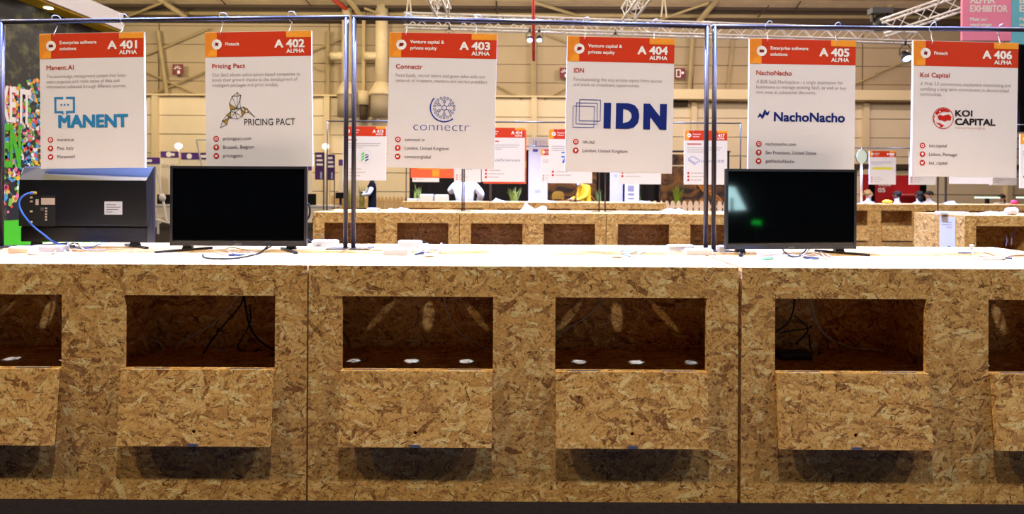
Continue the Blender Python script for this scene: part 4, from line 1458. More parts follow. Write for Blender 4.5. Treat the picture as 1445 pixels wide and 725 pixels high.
o = MB().lathe([(.045, -.006), (.045, 0)], 16).build('downlight', mat('downlight_glow', (255, 250, 240), .4, emit=8), t)
o.location = (.12, P(62, 14, 7.0).y - 6.0, 3.44)

# ------------------------------------------------------------------ pale booths with purple strips at the far left
M_BOOTH = mat('booth_white', (232, 222, 206), .6)
M_PURPLE = mat('purple', (84, 48, 140), .5)
BG = 'pale booths with purple name strips'
for u0, u1, v, d, lb, w8 in ((170, 226, 222, 21.5, 'pale booth wall with purple strip left of the globe lamp', 0), (227, 252, 213.5, 22, 'pale booth wall with purple strip below the globe lamp', 1),
                             (256, 306, 216, 22, 'pale booth wall with purple strip behind the hummingbird sign', 0), (310, 347, 231, 22.5, 'pale booth wall whose purple strip shows under the hummingbird sign', 0),
                             (349, 440, 231, 22.5, 'wide pale booth wall behind the hummingbird television', 1), (478, 506, 225, 24, 'pale booth wall with short purple strip left of the leaf logo sign', 0)):
    a, b2 = P(u0, v, d), P(u1, v, d)
    t = thing('booth_partition', lb, 'partition', (a.x, d, 0), group=BG)
    w = b2.x - a.x
    MB().box(0, w, 0, .08, 0, a.z).build('wall_panel', M_BOOTH, t)
    s = d / FPX
    wp = min(w, 26 * s) if u0 in (170, 349) else w
    MB().box(w - wp if u0 == 170 else 0, w, -.02, 0, a.z - 8.5 * s, a.z).build('name_strip', M_PURPLE, t)
    MB().box(w * .55, w * .8, -.026, -.02, a.z - 6.2 * s, a.z - 2.6 * s).build('strip_lettering', INKW, t)
    o = MB()
    o.add([(.3 + .1 * math.cos(k * math.pi / 6), -.024, a.z - 4.2 * s + .1 * math.sin(k * math.pi / 6)) for k in range(12)], [tuple(range(12))])
    o.build('strip_emblem', INKW, t)
    if u0 == 256:
        pass
    if u0 == 227:
        text('lettering', 'SOUTH', INKG, t, .0, a.z - 23 * s, 4.6 * s, w * .95, y=-.012)
for u, v, lb in ((252, 206, 'glowing white globe lamp between the speech-bracket and hummingbird signs'), (459.5, 206.5, 'glowing white globe lamp left of the paired posts')):
    c = P(u, v, 23)
    t = thing('globe_lamp', lb, 'lamp', (c.x, 23, 0), group='globe lamps')
    MB().ball((0, 0, c.z), .125, .125, .11).build('globe', mat('globe_glow', (255, 240, 214), .4, emit=5), t, smooth=True)
    MB().tube([(0, 0, 0), (0, 0, c.z - .1)], .025, 8).build('stem', WPLAST, t, smooth=True)
    MB().lathe([(.18, 0), (.18, .02), (.03, .04)], 14).build('base', WPLAST, t)
for u0, u1, v0, v1, d, lb in ((444.5, 457, 215, 253.5, 17, 'purple vertical banner, left of two beside the posts'), (460.5, 472, 218, 254, 17.3, 'purple vertical banner, right of two beside the posts')):
    a, b2 = P(u0, v1, d), P(u1, v0, d)
    t = thing('flag_banner', lb, 'banner', (a.x, d, 0), group='purple vertical banners')
    w = b2.x - a.x
    MB().box(0, w, 0, .03, a.z, b2.z).build('cloth', mat('deep_purple', (74, 34, 96), .6), t)
    for k in range(3):
        MB().box(.04, w * (.75, .85, .9)[k], -.006, 0, b2.z - .13 - .12 * k, b2.z - .07 - .12 * k).build('lettering', INKW, t)
    MB().box(w * .6, w * .8, -.006, 0, a.z + .03, a.z + .22).build('motif', mat('print_lilac'), t)
    MB().tube([(w * .95, .05, 0), (w * .95, .05, b2.z)], .015, 6).build('pole', STEEL, t)
    MB().box(0, w, -.1, .1, 0, .02).build('base', STEEL, t)
# white tables with black monitors
for u0, u1, d, lb in ((200, 300, 19.0, 'white table far left between the two left televisions'), (395, 472, 19.0, 'white table far left behind the hummingbird television')):
    a, b2 = P(u0, 292, d), P(u1, 292, d)
    t = thing('white_table', lb, 'table', (a.x, d, 0), group='white tables at the far left')
    w = b2.x - a.x
    MB().box(0, w, 0, .7, .70, .76).build('table_top', WPLAST, t)
    MB().box(.03, w - .03, .03, .06, .35, .70).build('front_panel', M_BOOTH, t)
    for x in (.04, w - .09):
        for y in (.03, .6):
            MB().box(x, x + .05, y, y + .05, 0, .70).build('leg', WPLAST, t)
for u0, u1, v0, v1, d, lb in ((219, 242, 274.5, 289.5, 19.2, 'black monitor on the white table between the left televisions'), (426, 444.5, 273.5, 290, 19.2, 'black monitor seen right of the hummingbird television'),
                              (472, 486, 271.5, 280, 19.6, 'black monitor left of the paired steel posts')):
    a, b2 = P(u0, v1, d), P(u1, v0, d)
    t = thing('monitor', lb, 'monitor', ((a.x + b2.x) / 2, d + .1, .76), group='black monitors at the far left')
    w, z0_, z1_ = b2.x - a.x, a.z - .76, b2.z - .76
    MB().box(-w / 2, w / 2, 0, .04, z0_, z1_).build('panel', mat('monitor_black', (14, 14, 18), .3), t)
    MB().box(-.04, .04, .03, .07, 0, z0_ + .1).build('neck', BPLAST, t)
    MB().box(-.15, .15, -.05, .15, 0, .015).build('foot', BPLAST, t)
# white easel with slanted legs
a = P(281, 235, 18)
t = thing('white_easel', 'white slanted easel frame left of the hummingbird sign', 'easel', (a.x, 18, 0))
q = lambda u, v: P(u, v, 18) - Vector((a.x, 18, 0))
MB().tube([q(277, 197), q(291, 262)], .025, 6).build('leg', WPLAST, t)
MB().tube([q(277, 197), q(300, 197)], .025, 6).build('rail', WPLAST, t)
MB().tube([q(300, 197), q(286, 262)], .025, 6).build('leg', WPLAST, t)
MB().tube([q(291, 262), Vector((q(300, 262).x, .1, 0))], .025, 6).build('leg', WPLAST, t)
a = P(229, 300, 17)
t = thing('white_stand', 'thin white tripod stand between the two left televisions', 'stand', (a.x, 17, 0))
q = lambda u, v: P(u, v, 17) - Vector((a.x, 17, 0))
MB().tube([q(221, 236), q(229, 282)], .02, 6).build('leg', WPLAST, t)
MB().tube([q(229, 276), q(235, 312)], .035, 6).build('leg', WPLAST, t)
MB().tube([q(218, 289), q(223, 312)], .02, 6).build('leg', WPLAST, t)
MB().tube([q(216, 309), q(240, 315)], .03, 6).build('foot_bar', WPLAST, t)
MB().tube([q(223, 312), Vector((q(223, 312).x, 0, 0))], .03, 6).build('leg', WPLAST, t)
MB().ball(tuple(q(229, 279)), .09, .09, .12, 10, 7).build('joint', WPLAST, t, smooth=True)

# ------------------------------------------------------------------ black stage wall behind the third row
M_DRAPE = mat('drape')
SYY = 18.0
x0, x1 = P(578, 240, SYY).x, P(1030, 240, SYY).x
t = thing('drape_wall', 'black pleated drape wall behind the third row', 'drape', (x0, SYY, 0))
for k, (u0, u1) in enumerate(((578, 748), (763, 934), (975, 1030))):
    xa, xb = P(u0, 240, SYY).x - x0, P(u1, 240, SYY).x - x0
    n = int((xb - xa) / .07)
    vs, fs = [], []
    for i in range(n + 1):
        x = xa + (xb - xa) * i / n
        y = .05 * math.sin(i * 1.3)
        vs += [(x, y, 0), (x, y, 2.45)]
    for i in range(n):
        fs.append((2 * i, 2 * i + 2, 2 * i + 3, 2 * i + 1))
    MB().add(vs, fs).build('drape', mat('drape_cloth', (30, 24, 28), .9), t, smooth=True)
MB().tube([(0, 0, 2.46), (x1 - x0, 0, 2.46)], .03, 8).build('drape_rail', STEEL, t)
# golden photo panels
mg = bpy.data.materials.new('gold_photo')
mg.use_nodes = True
N, L = mg.node_tree.nodes, mg.node_tree.links
b = N['Principled BSDF']
tc = N.new('ShaderNodeTexCoord')
n1 = N.new('ShaderNodeTexNoise'); n1.inputs['Scale'].default_value = 1.6; n1.inputs['Detail'].default_value = 6; n1.inputs['Distortion'].default_value = 2.5
L.new(tc.outputs['Object'], n1.inputs['Vector'])
r1 = N.new('ShaderNodeValToRGB')
els = r1.color_ramp.elements
els[0].position, els[0].color = .40, lin(44, 28, 24)
els[1].position, els[1].color = .62, lin(150, 98, 40)
e = els.new(.72); e.color = lin(226, 176, 96)
L.new(n1.outputs['Fac'], r1.inputs['Fac']); L.new(r1.outputs['Color'], b.inputs['Base Color'])
b.inputs['Roughness'].default_value = .5
for u0, u1, lb in ((933, 1022, 'brown and gold photo panel behind the picket fence'), (764, 842, 'dark gold photo panel behind the yellow jacket')):
    a, b2 = P(u0, 216, 17.6), P(u1, 216, 17.6)
    t = thing('photo_panel', lb, 'panel', (a.x, 17.6, 0), group='gold photo panels')
    w = b2.x - a.x
    MB().box(0, w, 0, .06, 0, 2.35).build('panel', mg, t)
    s = 17.6 / FPX
    br = [(.52, 1.75), (.56, 1.62), (.60, 1.45), (.66, 1.30), (.78, 1.20), (.88, 1.06), (.95, .92)]
    for dx in (0, .05):
        MB().tube([(w * p + dx, -.012, z + dx) for p, z in br], [.02, .03, .028, .03, .024, .02, .012], 5).build('gold_branch', mat('gold_leaf', (226, 150, 64), .4), t)
    if u0 == 933:
        for k in range(3):
            MB().box(.08, (.32, .26, .7)[k], -.006, 0, 2.18 - .09 * k, 2.22 - .09 * k).build('lettering', mat('print_sand', (220, 200, 170), .5), t)
# roll-up banners
M_PINKW = mat('banner_pale', (196, 182, 184), .6)
def rollup(u0, u1, v0, d, lb, kind):
    a, b2 = P(u0, v0, d), P(u1, v0, d)
    t = thing('roll_up_banner', lb, 'banner', (a.x, d, 0), group='pale roll-up banners')
    w, h = b2.x - a.x, a.z
    s = d / FPX
    MB().box(0, w, 0, .02, .08, h).build('sheet', M_PINKW, t)
    MB().box(-.02, w + .02, -.06, .1, 0, .08).build('base', ALU, t)
    if kind == 'eu':
        o = MB().box(6 * s, 13 * s, -.004, 0, h - 20 * s, h - 16 * s).build('flag_emblem', NAVY, t)
        for k in range(12):
            q = k * math.pi / 6
            MB().box(9.5 * s + 1.3 * s * math.cos(q) - .003, 9.5 * s + 1.3 * s * math.cos(q) + .003, -.006, -.004, h - 18 * s + 1.3 * s * math.sin(q) - .003, h - 18 * s + 1.3 * s * math.sin(q) + .003).build('star', AMBER, o)
        for k in range(2):
            MB().box((6.5 + 3 * k) * s, (7.2 + 4 * k) * s, -.004, 0, h - 12 * s, h - 4 * s).build('emblem_bar', mat('print_slate'), t)
        for k in range(3):
            MB().box(14 * s, (24, 26, 20)[k] * s, -.004, 0, h - (5.5 + 2.6 * k) * s, h - (4.5 + 2.6 * k) * s).build('lettering', INKG, t)
    MB().box(w * .34, w * .62, -.004, 0, h - 78 * s if kind == 'eu' else h - 38 * s, h - 74 * s if kind == 'eu' else h - 34.5 * s).build('printed_mark', INKG, t)
    return t


rollup(746, 773, 194, 16.2, 'tall pale roll-up banner with small blue EU flag', 'eu')
rollup(861, 879, 212, 16.2, 'pale roll-up banner below the three-squares sign', 'plain')
a, b2 = P(881, 257, 15.6), P(902, 257, 15.6)
t = thing('poster_stand', 'tilted pale poster stand with a dark photo below the three-squares sign', 'poster', (a.x, 15.6, 0))
w, h, s = b2.x - a.x, a.z, 15.6 / FPX
MB().hexa([(-.02, -.1, 0), (w - .02, -.1, 0), (w - .02, -.06, 0), (-.02, -.06, 0)], [(.04, .1, h), (w + .02, .1, h), (w + .02, .14, h), (.04, .14, h)]).build('sheet', M_PINKW, t)
for k, (za, zb) in enumerate(((h - .24, h - .08), (h - .34, h - .28), (h - .44, h - .40))):
    yy = lambda z: -.1 + .2 * z / h - .006
    MB().add([(.1, yy(za), za), (w - .12, yy(za), za), (w - .12, yy(zb), zb), (.1, yy(zb), zb)], [(0, 1, 2, 3)]).build('photo' if k == 0 else 'print_block', mat('photo_grey', (120, 108, 108), .5), t)
# brass rounded casket on little legs
c = P(787, 283, 16.9)
t = thing('brass_casket', 'shiny brass rounded casket left of the yellow jacket', 'casket', (c.x, 16.9, 0))
BR = mat('brass', (206, 168, 76), .25, .9)
z = c.z
m = MB()
pf = [(-.17, 0), (-.17, .12), (-.14, .19), (-.07, .225), (.07, .225), (.14, .19), (.17, .12), (.17, 0)]
n = len(pf)
m.add([(x, y, z + zz + .04) for y in (-.12, .12) for x, zz in pf], [tuple(range(n)), tuple(range(2 * n - 1, n - 1, -1))] + [(i, (i + 1) % n, (i + 1) % n + n, i + n) for i in range(n)])
m.build('body', BR, t)
for x in (-.13, .13):
    for y in (-.09, .09):
        MB().lathe([(.015, 0), (.022, .05)], 8, (x, y, z - .005)).build('leg', BR, t)
MB().box(-.3, .3, -.25, .25, z - .04, z).build('shelf_top', mat('wood', (196, 156, 108), .6), t)
MB().box(-.26, .26, -.2, .2, 0, z - .04).build('pedestal', mat('wood'), t)


# ------------------------------------------------------------------ plants
def grass(u, v_base, v_top, half_px, d, label, n=46, rgb=(120, 140, 46), pot=True):
    c = P(u, v_base, d)
    t = thing('potted_grass', label, 'plant', (c.x, d, 0), group='potted grasses')
    top = P(u, v_top, d).z
    h0 = max(.25, c.z - .05)
    r = half_px * d / FPX
    MB().lathe([(.13, 0), (.17, h0), (.15, h0), (.13, h0 - .04)], 14).build('pot', mat('pot_dark', (54, 46, 42), .7), t, smooth=False)
    rr = random.Random(int(u))
    m = MB()
    for k in range(n):
        a = rr.uniform(0, 2 * math.pi)
        out = r * math.sqrt(rr.random())
        hh = (top - h0) * rr.uniform(.6, 1.0)
        b0 = Vector((rr.uniform(-.09, .09), rr.uniform(-.09, .09), h0 - .02))
        tip = Vector((math.cos(a) * out, math.sin(a) * out, h0 + hh))
        mid = b0.lerp(tip, .5) + Vector((0, 0, hh * .12))
        wv = Vector((-math.sin(a + .6), math.cos(a + .6), 0)) * .014
        m.add([b0 - wv, b0 + wv, mid + wv * .9, tip, mid - wv * .9], [(0, 1, 2, 4), (4, 2, 3)])
    tag(m.build('blades', mat('grass_%d' % rgb[0], rgb, .6, var=.3, vscale=5), t), kind='stuff')
    return t


grass(726, 283, 263, 13, 15.4, 'yellow-green grass plant below the grey lettering sign', rgb=(150, 160, 70))
grass(955, 286, 259, 12, 17.3, 'green grass plant rising behind the picket fence', rgb=(132, 152, 40))
grass(589, 282, 258, 8, 15.6, 'thin grass plant left of the two white boxes', 22, (150, 150, 70))
grass(510, 291, 259, 7, 18.9, 'tall pale grass plant behind the right steel post', 34, (172, 168, 90))
grass(492, 291, 262, 7, 18.6, 'tall pale grass plant between the paired steel posts', 26, (172, 168, 90))
grass(845, 284, 262, 7, 16.6, 'dark grass plant right of the yellow jacket', 26, (96, 112, 50))
grass(900, 283, 256, 6, 16.3, 'dark grass plant right of the poster stand', 24, (96, 112, 50))

# ------------------------------------------------------------------ fences
PINE = mat('pine', (226, 184, 130), .6, var=.12, vscale=6)


def fence(ua, ub, d0, d1, h, pitch, lb, w=.1):
    a, b2 = P(ua, 290, d0), P(ub, 290, d1)
    d = Vector((b2.x - a.x, d1 - d0, 0))
    ln = d.length
    t = thing('picket_fence', lb, 'fence', (a.x, d0, 0), math.atan2(d.y, d.x), group='pine picket fences')
    k = 0
    x = 0.0
    me = None
    while x < ln:
        if me is None:
            o = MB()
            pts = [(-w / 2, 0), (w / 2, 0), (w / 2, h - .09), (w * .28, h - .02), (0, h), (-w * .28, h - .02), (-w / 2, h - .09)]
            n = len(pts)
            o.add([(px, y, pz) for y in (-.02, 0) for px, pz in pts], [tuple(range(n)), tuple(range(2 * n - 1, n - 1, -1))] + [((i + 1) % n, i, i + n, (i + 1) % n + n) for i in range(n)])
            p = o.build('picket', PINE, t)
            me = p.data
        else:
            p = bpy.data.objects.new('picket', me)
            COL.objects.link(p)
            p.parent = t
        p.location.x = x
        x += pitch
    for z in (.3, h - .2):
        MB().box(-w / 2, ln, 0, .03, z, z + .07).build('rail', PINE, t)
    return t


fence(916, 1035, 17.0, 17.0, 1.02, .165, 'pale pine picket fence left of the zigzag bolt television', .125)
fence(470, 580, 20.6, 18.6, 1.05, .17, 'pale pine picket fence behind the person in the black vest', .13)

# notice on the side of the right counter, seen on its left flank
o = thing('paper_notice', 'white paper notice on the flank of the right strand-board counter', 'notice', (5.948, 8.12, .5))
MB().box(-.004, 0, -.02, .28, .03, .52).build('sheet', mat('paper', (200, 196, 204), .6), o)
for k in range(3):
    MB().box(-.006, -.004, .04, (.2, .24, .15)[k], .44 - .035 * k, .455 - .035 * k).build('lettering', INKG, o)
MB().box(-.006, -.004, .06, .12, .09, .125).build('green_mark', mat('teal_print', (20, 120, 124), .5), o)

# ------------------------------------------------------------------ boxes and papers on the rear counters
def box_at(lb, u0, u1, v0, v1, d, dep, m=WPLAST, name='white_box', cat='box', z=TOPZ, group='white boxes on the rear counters'):
    a, b2 = P(u0, v1, d), P(u1, v0, d)
    h = b2.z - a.z
    o = MB().rbox(-(b2.x - a.x) / 2, (b2.x - a.x) / 2, 0, dep, 0, h, min(.015, h * .2)).build(name, m)
    o.location = ((a.x + b2.x) / 2, d, z)
    return tag(o, lb, cat, group)


box_at('white box on the third row, left of two', 592, 611, 271, 281, 13.5, .22)
box_at('white box on the third row, right of two', 613, 632, 271.5, 281, 13.5, .22)
box_at('white flat tray left of the two white boxes', 574, 590, 272.5, 276, 13.6, .2)
box_at('white flat box under the person in the black vest', 517, 532, 293, 297.5, 8.25, .2)
box_at('small white box at the left of the right strand-board counter', 1327, 1345, 296, 300, 8.25, .12)
box_at('low white box right of the small one on the right counter', 1350, 1368, 297, 300.5, 8.25, .12)
PAPER = mat('paper')


def papers(lb, pts, d, m=PAPER, name='crumpled_paper', cat='paper'):
    """crumpled sheet: ridge line of pixels raised off the worktop"""
    y = d
    m_ = MB()
    base = [P(u, v, y) for u, v in pts]
    vs, fs = [], []
    for i, p in enumerate(base):
        z = max(p.z, TOPZ + .012)
        vs += [(p.x, y - .10, TOPZ + .001), (p.x + .01, y - .02, z), (p.x - .01, y + .05, TOPZ + (z - TOPZ) * .6), (p.x, y + .12, TOPZ + .001)]
    for i in range(len(base) - 1):
        for k in range(3):
            fs.append((4 * i + k, 4 * i + 4 + k, 4 * i + 5 + k, 4 * i + 1 + k))
    o = m_.add(vs, fs).build(name, m)
    return tag(o, lb, cat, 'crumpled papers on the rear counters')


papers('crumpled white paper right of the vest on the second row', [(545, 297), (550, 293), (557, 295), (565, 292.5), (575, 294), (580, 298)], 8.2)
papers('folded white paper on the second row below grey lettering', [(732, 298), (738, 292), (740, 285), (746, 290), (754, 295), (758, 293), (765, 290), (770, 292), (771, 298)], 8.2)
papers('crumpled white paper on the second row before the fence', [(932, 299), (937, 295), (944, 293.5), (950, 296), (957, 293.5), (964, 297), (966, 300)], 8.2)
papers('crumpled white paper on the third row behind grey lettering', [(694, 285), (699, 279), (706, 282), (714, 284)], 13.4)
papers('flat white papers on the third row before the EU banner', [(744, 284), (752, 281), (765, 280.5), (775, 283), (782, 284)], 13.4)
papers('flat white papers on the third row below the poster stand', [(898, 286), (904, 283), (914, 284), (917, 286)], 13.4)
papers('crumpled white paper on the right counter, flat one', [(1372, 302), (1380, 300), (1394, 297.5), (1408, 299), (1420, 297), (1425, 301)], 8.3)
papers('flat paper on the far right counter before the lamp', [(1330, 288), (1336, 284), (1345, 283), (1348, 287)], 13.5)
c = P(1428, 300, 8.2)
o = MB().tube([(-.06, 0, .05), (.06, .02, .055)], .05, 12).build('paper_roll', PAPER, smooth=True)
o.location = (c.x, 8.2, TOPZ)
tag(o, 'white paper roll at the right end of the right counter', 'roll')
for k, (pts, lb) in enumerate((([(1430, 335), (1434, 325), (1431, 318), (1428, 312)], 'pale cable in the far right bay, upper one'), ([(1419, 347), (1421, 338), (1418, 332)], 'pale cable in the far right bay, lower left one'), ([(1427, 346), (1427.5, 337), (1427, 330)], 'pale cable in the far right bay, lower right one'))):
    cable(lb, bp(pts, 8.1), .006, mat('lilac_cable', (170, 160, 230), .4))

# ------------------------------------------------------------------ red booth, disc sign and desk lamps at right
M_RED = mat('booth_red', (186, 24, 34), .5)
d = 19.0
a, b2 = P(1235, 247, d), P(1298, 247, d)
t = thing('red_booth', 'red STATION 05 booth wall behind the right counters', 'booth', (a.x, d, 0))
w, h, s = b2.x - a.x, a.z, d / FPX
MB().box(0, w, 0, .1, 0, h).build('wall_panel', M_RED, t)
text('lettering', 'STATION', INKW, t, 4.5 * s, h - 15.5 * s, 3.8 * s, 17 * s, bold=.02, y=-.01)
text('lettering', '05', INKW, t, 4.0 * s, h - 24 * s, 6 * s, 10 * s, bold=.03, y=-.01)
MB().box(w * .4, w, -.5, -.1, h - .62, h - .58).build('shelf', mat('pale_red', (226, 120, 120), .5), t)
for x in (-.2, w + .02):
    MB().box(x, x + .18, -.02, .1, 0, h + .02).build('post', M_DRAPE, t)
MB().box(-.45, -.22, -.02, .08, 0, h + .02).build('side_panel', M_RED, t)
c = P(1215.5, 280, 13.4)
t = thing('disc_sign', 'round pale green disc sign on a pole left of the yellow word sign', 'sign', (c.x, 13.4, TOPZ))
zc = P(1215, 221, 13.4).z - TOPZ
MB().tube([(0, 0, 0), (0, 0, zc - .15)], .025, 8).build('pole', ALU, t, smooth=True)
MB().lathe([(.07, 0), (.07, .01)], 12).build('base_plate', ALU, t)
m = MB()
n = 24
m.add([(.115 * math.cos(q), y, zc + .155 * math.sin(q)) for y in (-.012, 0) for q in [2 * math.pi * k / n for k in range(n)]], [tuple(range(n))] + [((i + 1) % n, i, i + n, (i + 1) % n + n) for i in range(n)])
m.build('disc', mat('disc_pale', (226, 240, 222), .4), t)
m = MB()
m.add([(.02 + .125 * math.cos(q), y, zc + .16 * math.sin(q)) for y in (.001, .05) for q in [2 * math.pi * k / n for k in range(n)]], [tuple(range(n)), tuple(range(2 * n - 1, n - 1, -1))] + [((i + 1) % n, i, i + n, (i + 1) % n + n) for i in range(n)])
m.build('rim', mat('disc_green', (30, 62, 40), .5), t)
for u, lb in ((1393, 'glowing pale green bar lamp behind the far right counter'), (1452, 'glowing pale green bar lamp at the right edge')):
    c = P(u, 279, 16)
    t = thing('bar_lamp', lb, 'lamp', (c.x, 16, 0), group='pale green bar lamps')
    hw_ = 16 * 16 / FPX
    MB().box(-hw_, hw_, -.05, .05, c.z - .012, c.z + .022).build('light_bar', mat('mint_glow', (206, 255, 220), .4, emit=1.6), t)
    MB().box(-.04, .04, -.03, .03, 0, c.z - .012).build('stem', BPLAST, t)
    MB().box(-.18, .18, -.15, .15, 0, .02).build('base', BPLAST, t)
o = MB().lathe([(.05, 0), (.07, .04), (.05, .09), (.0, .1)], 12).build('pink_ball', mat('pink', (236, 60, 110), .5), smooth=True)
o.location = (P(1431, 284, 13.9).x, 13.9, TOPZ)
tag(o, 'small pink ball on the far right counter', 'ball')
o = MB().ball((0, 0, .04), .11, .09, .045, 12, 7).build('yellow_bag', mat('yellow_cloth', (232, 190, 30), .7), smooth=True)
o.location = (P(1252, 283, 13.9).x, 13.9, TOPZ)
tag(o, 'small yellow cloth on the counter before the red booth', 'cloth')

# ------------------------------------------------------------------ people
SKIN = mat('skin_brown', (120, 78, 58), .6)
SKINL = mat('skin_light', (206, 156, 128), .6)
HAIRK = mat('hair_black', (24, 20, 20), .6, bump=.4, bscale=90)
HAIRB = mat('hair_blond', (170, 128, 66), .6, bump=.5, bscale=80)


def person(label, loc, rotz, J, mats, hair=None, hair_kind='short', fingers=True, mask=False):
    """J: joint -> (x, y, z, rx, ry); one skinned surface, coloured by the nearest limb. Faces -Y locally."""
    segs = [('pelvis', 'spine', 'top'), ('spine', 'chest', 'top'), ('chest', 'neck', 'top'), ('neck', 'jaw', 'skin'), ('jaw', 'skull', 'skin'), ('skull', 'crown', 'skin')]
    for s_ in 'LR':
        segs += [('chest', 'sh' + s_, 'top'), ('sh' + s_, 'el' + s_, 'sleeve'), ('el' + s_, 'wr' + s_, 'sleeve'), ('wr' + s_, 'ha' + s_, 'skin'),
                 ('pelvis', 'hip' + s_, 'leg'), ('hip' + s_, 'kn' + s_, 'leg'), ('kn' + s_, 'an' + s_, 'leg'), ('an' + s_, 'toe' + s_, 'shoe')]
    names = list(J)
    bm = bmesh.new()
    sk = bm.verts.layers.skin.verify()
    V = {}
    for nme in names:
        x, y, z, rx, ry = J[nme]
        V[nme] = bm.verts.new((x, y, z))
        V[nme][sk].radius = (rx, ry)
        if nme == 'pelvis':
            V[nme][sk].use_root = True
    for a, b, _ in segs:
        bm.edges.new((V[a], V[b]))
    me = bpy.data.meshes.new('person_base')
    bm.to_mesh(me)
    bm.free()
    tmp = bpy.data.objects.new('person_base', me)
    COL.objects.link(tmp)
    md = tmp.modifiers.new('skin', 'SKIN')
    md.use_smooth_shade = True
    ms = tmp.modifiers.new('sub', 'SUBSURF')
    ms.levels = 2
    ms.render_levels = 2
    dg = bpy.context.evaluated_depsgraph_get()
    out = bpy.data.meshes.new_from_object(tmp.evaluated_get(dg))
    bpy.data.objects.remove(tmp)
    keys = ['top', 'sleeve', 'leg', 'skin', 'shoe']
    out.materials.clear()
    for k in keys:
        out.materials.append(mats[k])
    sg = [(Vector(J[a][:3]), Vector(J[b][:3]), keys.index(k), (J[a][3] + J[b][3]) / 2) for a, b, k in segs]
    for p in out.polygons:
        c = p.center
        best, bi = 1e9, 0
        for a, b, k, r in sg:
            ab = b - a
            tt = max(0, min(1, (c - a).dot(ab) / ab.length_squared))
            q = (c - (a + ab * tt)).length / r
            if q < best:
                best, bi = q, k
        p.material_index = bi
        p.use_smooth = True
    if fingers:     # five fingers on each hand, joined to the body mesh
        bm = bmesh.new()
        bm.from_mesh(out)
        for s_ in 'LR':
            w_, h_ = Vector(J['wr' + s_][:3]), Vector(J['ha' + s_][:3])
            d_ = (h_ - w_).normalized()
            side = d_.cross(Vector((0, 0, 1)))
            side = side.normalized() if side.length > .1 else Vector((1, 0, 0))
            dn = side.cross(d_).normalized()
            f = MB()
            for k in range(4):
                b0 = h_ + side * (-.027 + .018 * k)
                ln = (.065, .075, .07, .055)[k]
                f.tube([b0, b0 + d_ * ln * .6 + dn * .006, b0 + d_ * ln - dn * .018], [.009, .0085, .006], 6)
            b0 = h_ - d_ * .03 + side * .03
            f.tube([b0, b0 + side * .025 + d_ * .025, b0 + side * .03 + d_ * .055], [.011, .010, .007], 6)
            vv = [bm.verts.new(q) for q in f.v]
            for fc in f.f:
                try:
                    nf = bm.faces.new([vv[i] for i in fc])
                    nf.material_index = 3
                    nf.smooth = True
                except ValueError:
                    pass
        bm.to_mesh(out)
        bm.free()
    o = bpy.data.objects.new('person', out)
    COL.objects.link(o)
    o.location = loc
    o.rotation_euler.z = rotz
    tag(o, label, 'person')
    sk_, jw, cr = Vector(J['skull'][:3]), Vector(J['jaw'][:3]), Vector(J['crown'][:3])
    up = (cr - jw).normalized()
    fwd = Vector((0, -1, 0))
    fwd = (fwd - up * fwd.dot(up)).normalized()
    lf = up.cross(fwd)
    hc = (jw + cr) / 2
    MB().ball(tuple(hc + fwd * .098 - up * .01), .013, .018, .02, 8, 6).build('nose', mats['skin'], o, smooth=True)
    for e in (-1, 1):
        MB().ball(tuple(hc + fwd * .084 + lf * .032 * e + up * .022), .012, .008, .008, 8, 6).build('eye', HAIRK, o, smooth=True)
        MB().ball(tuple(hc + lf * .085 * e), .012, .022, .03, 8, 6).build('ear', mats['skin'], o, smooth=True)
    MB().ball(tuple(hc + fwd * .082 - up * .058), .024, .008, .007, 8, 6).build('mouth', INKDR, o, smooth=True)
    if mask:
        MB().ball(tuple(hc + fwd * .062 - up * .045), .066, .046, .05, 12, 8).build('face_mask', WPLAST, o, smooth=True)
    if hair:
        m = MB()
        m.ball(tuple(hc - fwd * .018 + up * .045), .092, .108, .09, 14, 9)
        if hair_kind == 'long':
            m.ball(tuple(hc - fwd * .05 - up * .07), .085, .06, .12, 12, 8)
        if hair_kind == 'curly':
            rr = random.Random(5)
            for k in range(26):
                a, q = rr.uniform(0, 6.28), rr.uniform(-.3, 1)
                m.ball(tuple(hc - fwd * .02 + up * (.04 + .09 * q) + (lf * math.cos(a) + fwd * math.sin(a) * .9) * .1 * math.sqrt(max(.1, 1 - q * q))), .035, .035, .035, 7, 5)
        m.build('hair', hair, o, smooth=True)
    return o


def stand():
    J = {'pelvis': (0, 0, .96, .155, .115), 'spine': (0, 0, 1.14, .14, .10), 'chest': (0, 0, 1.34, .165, .115), 'neck': (0, 0, 1.50, .056, .056), 'jaw': (0, -.015, 1.57, .062, .07),
         'skull': (0, -.02, 1.66, .08, .095), 'crown': (0, -.01, 1.735, .06, .075)}
    for s_, q in (('L', -1), ('R', 1)):
        J['sh' + s_] = (.185 * q, 0, 1.42, .066, .066)
        J['el' + s_] = (.235 * q, .02, 1.14, .05, .05)
        J['wr' + s_] = (.24 * q, -.05, .90, .036, .036)
        J['ha' + s_] = (.24 * q, -.07, .83, .04, .024)
        J['hip' + s_] = (.095 * q, 0, .88, .10, .10)
        J['kn' + s_] = (.10 * q, -.01, .50, .065, .065)
        J['an' + s_] = (.10 * q, .01, .08, .045, .045)
        J['toe' + s_] = (.11 * q, -.16, .04, .042, .035)
    return J


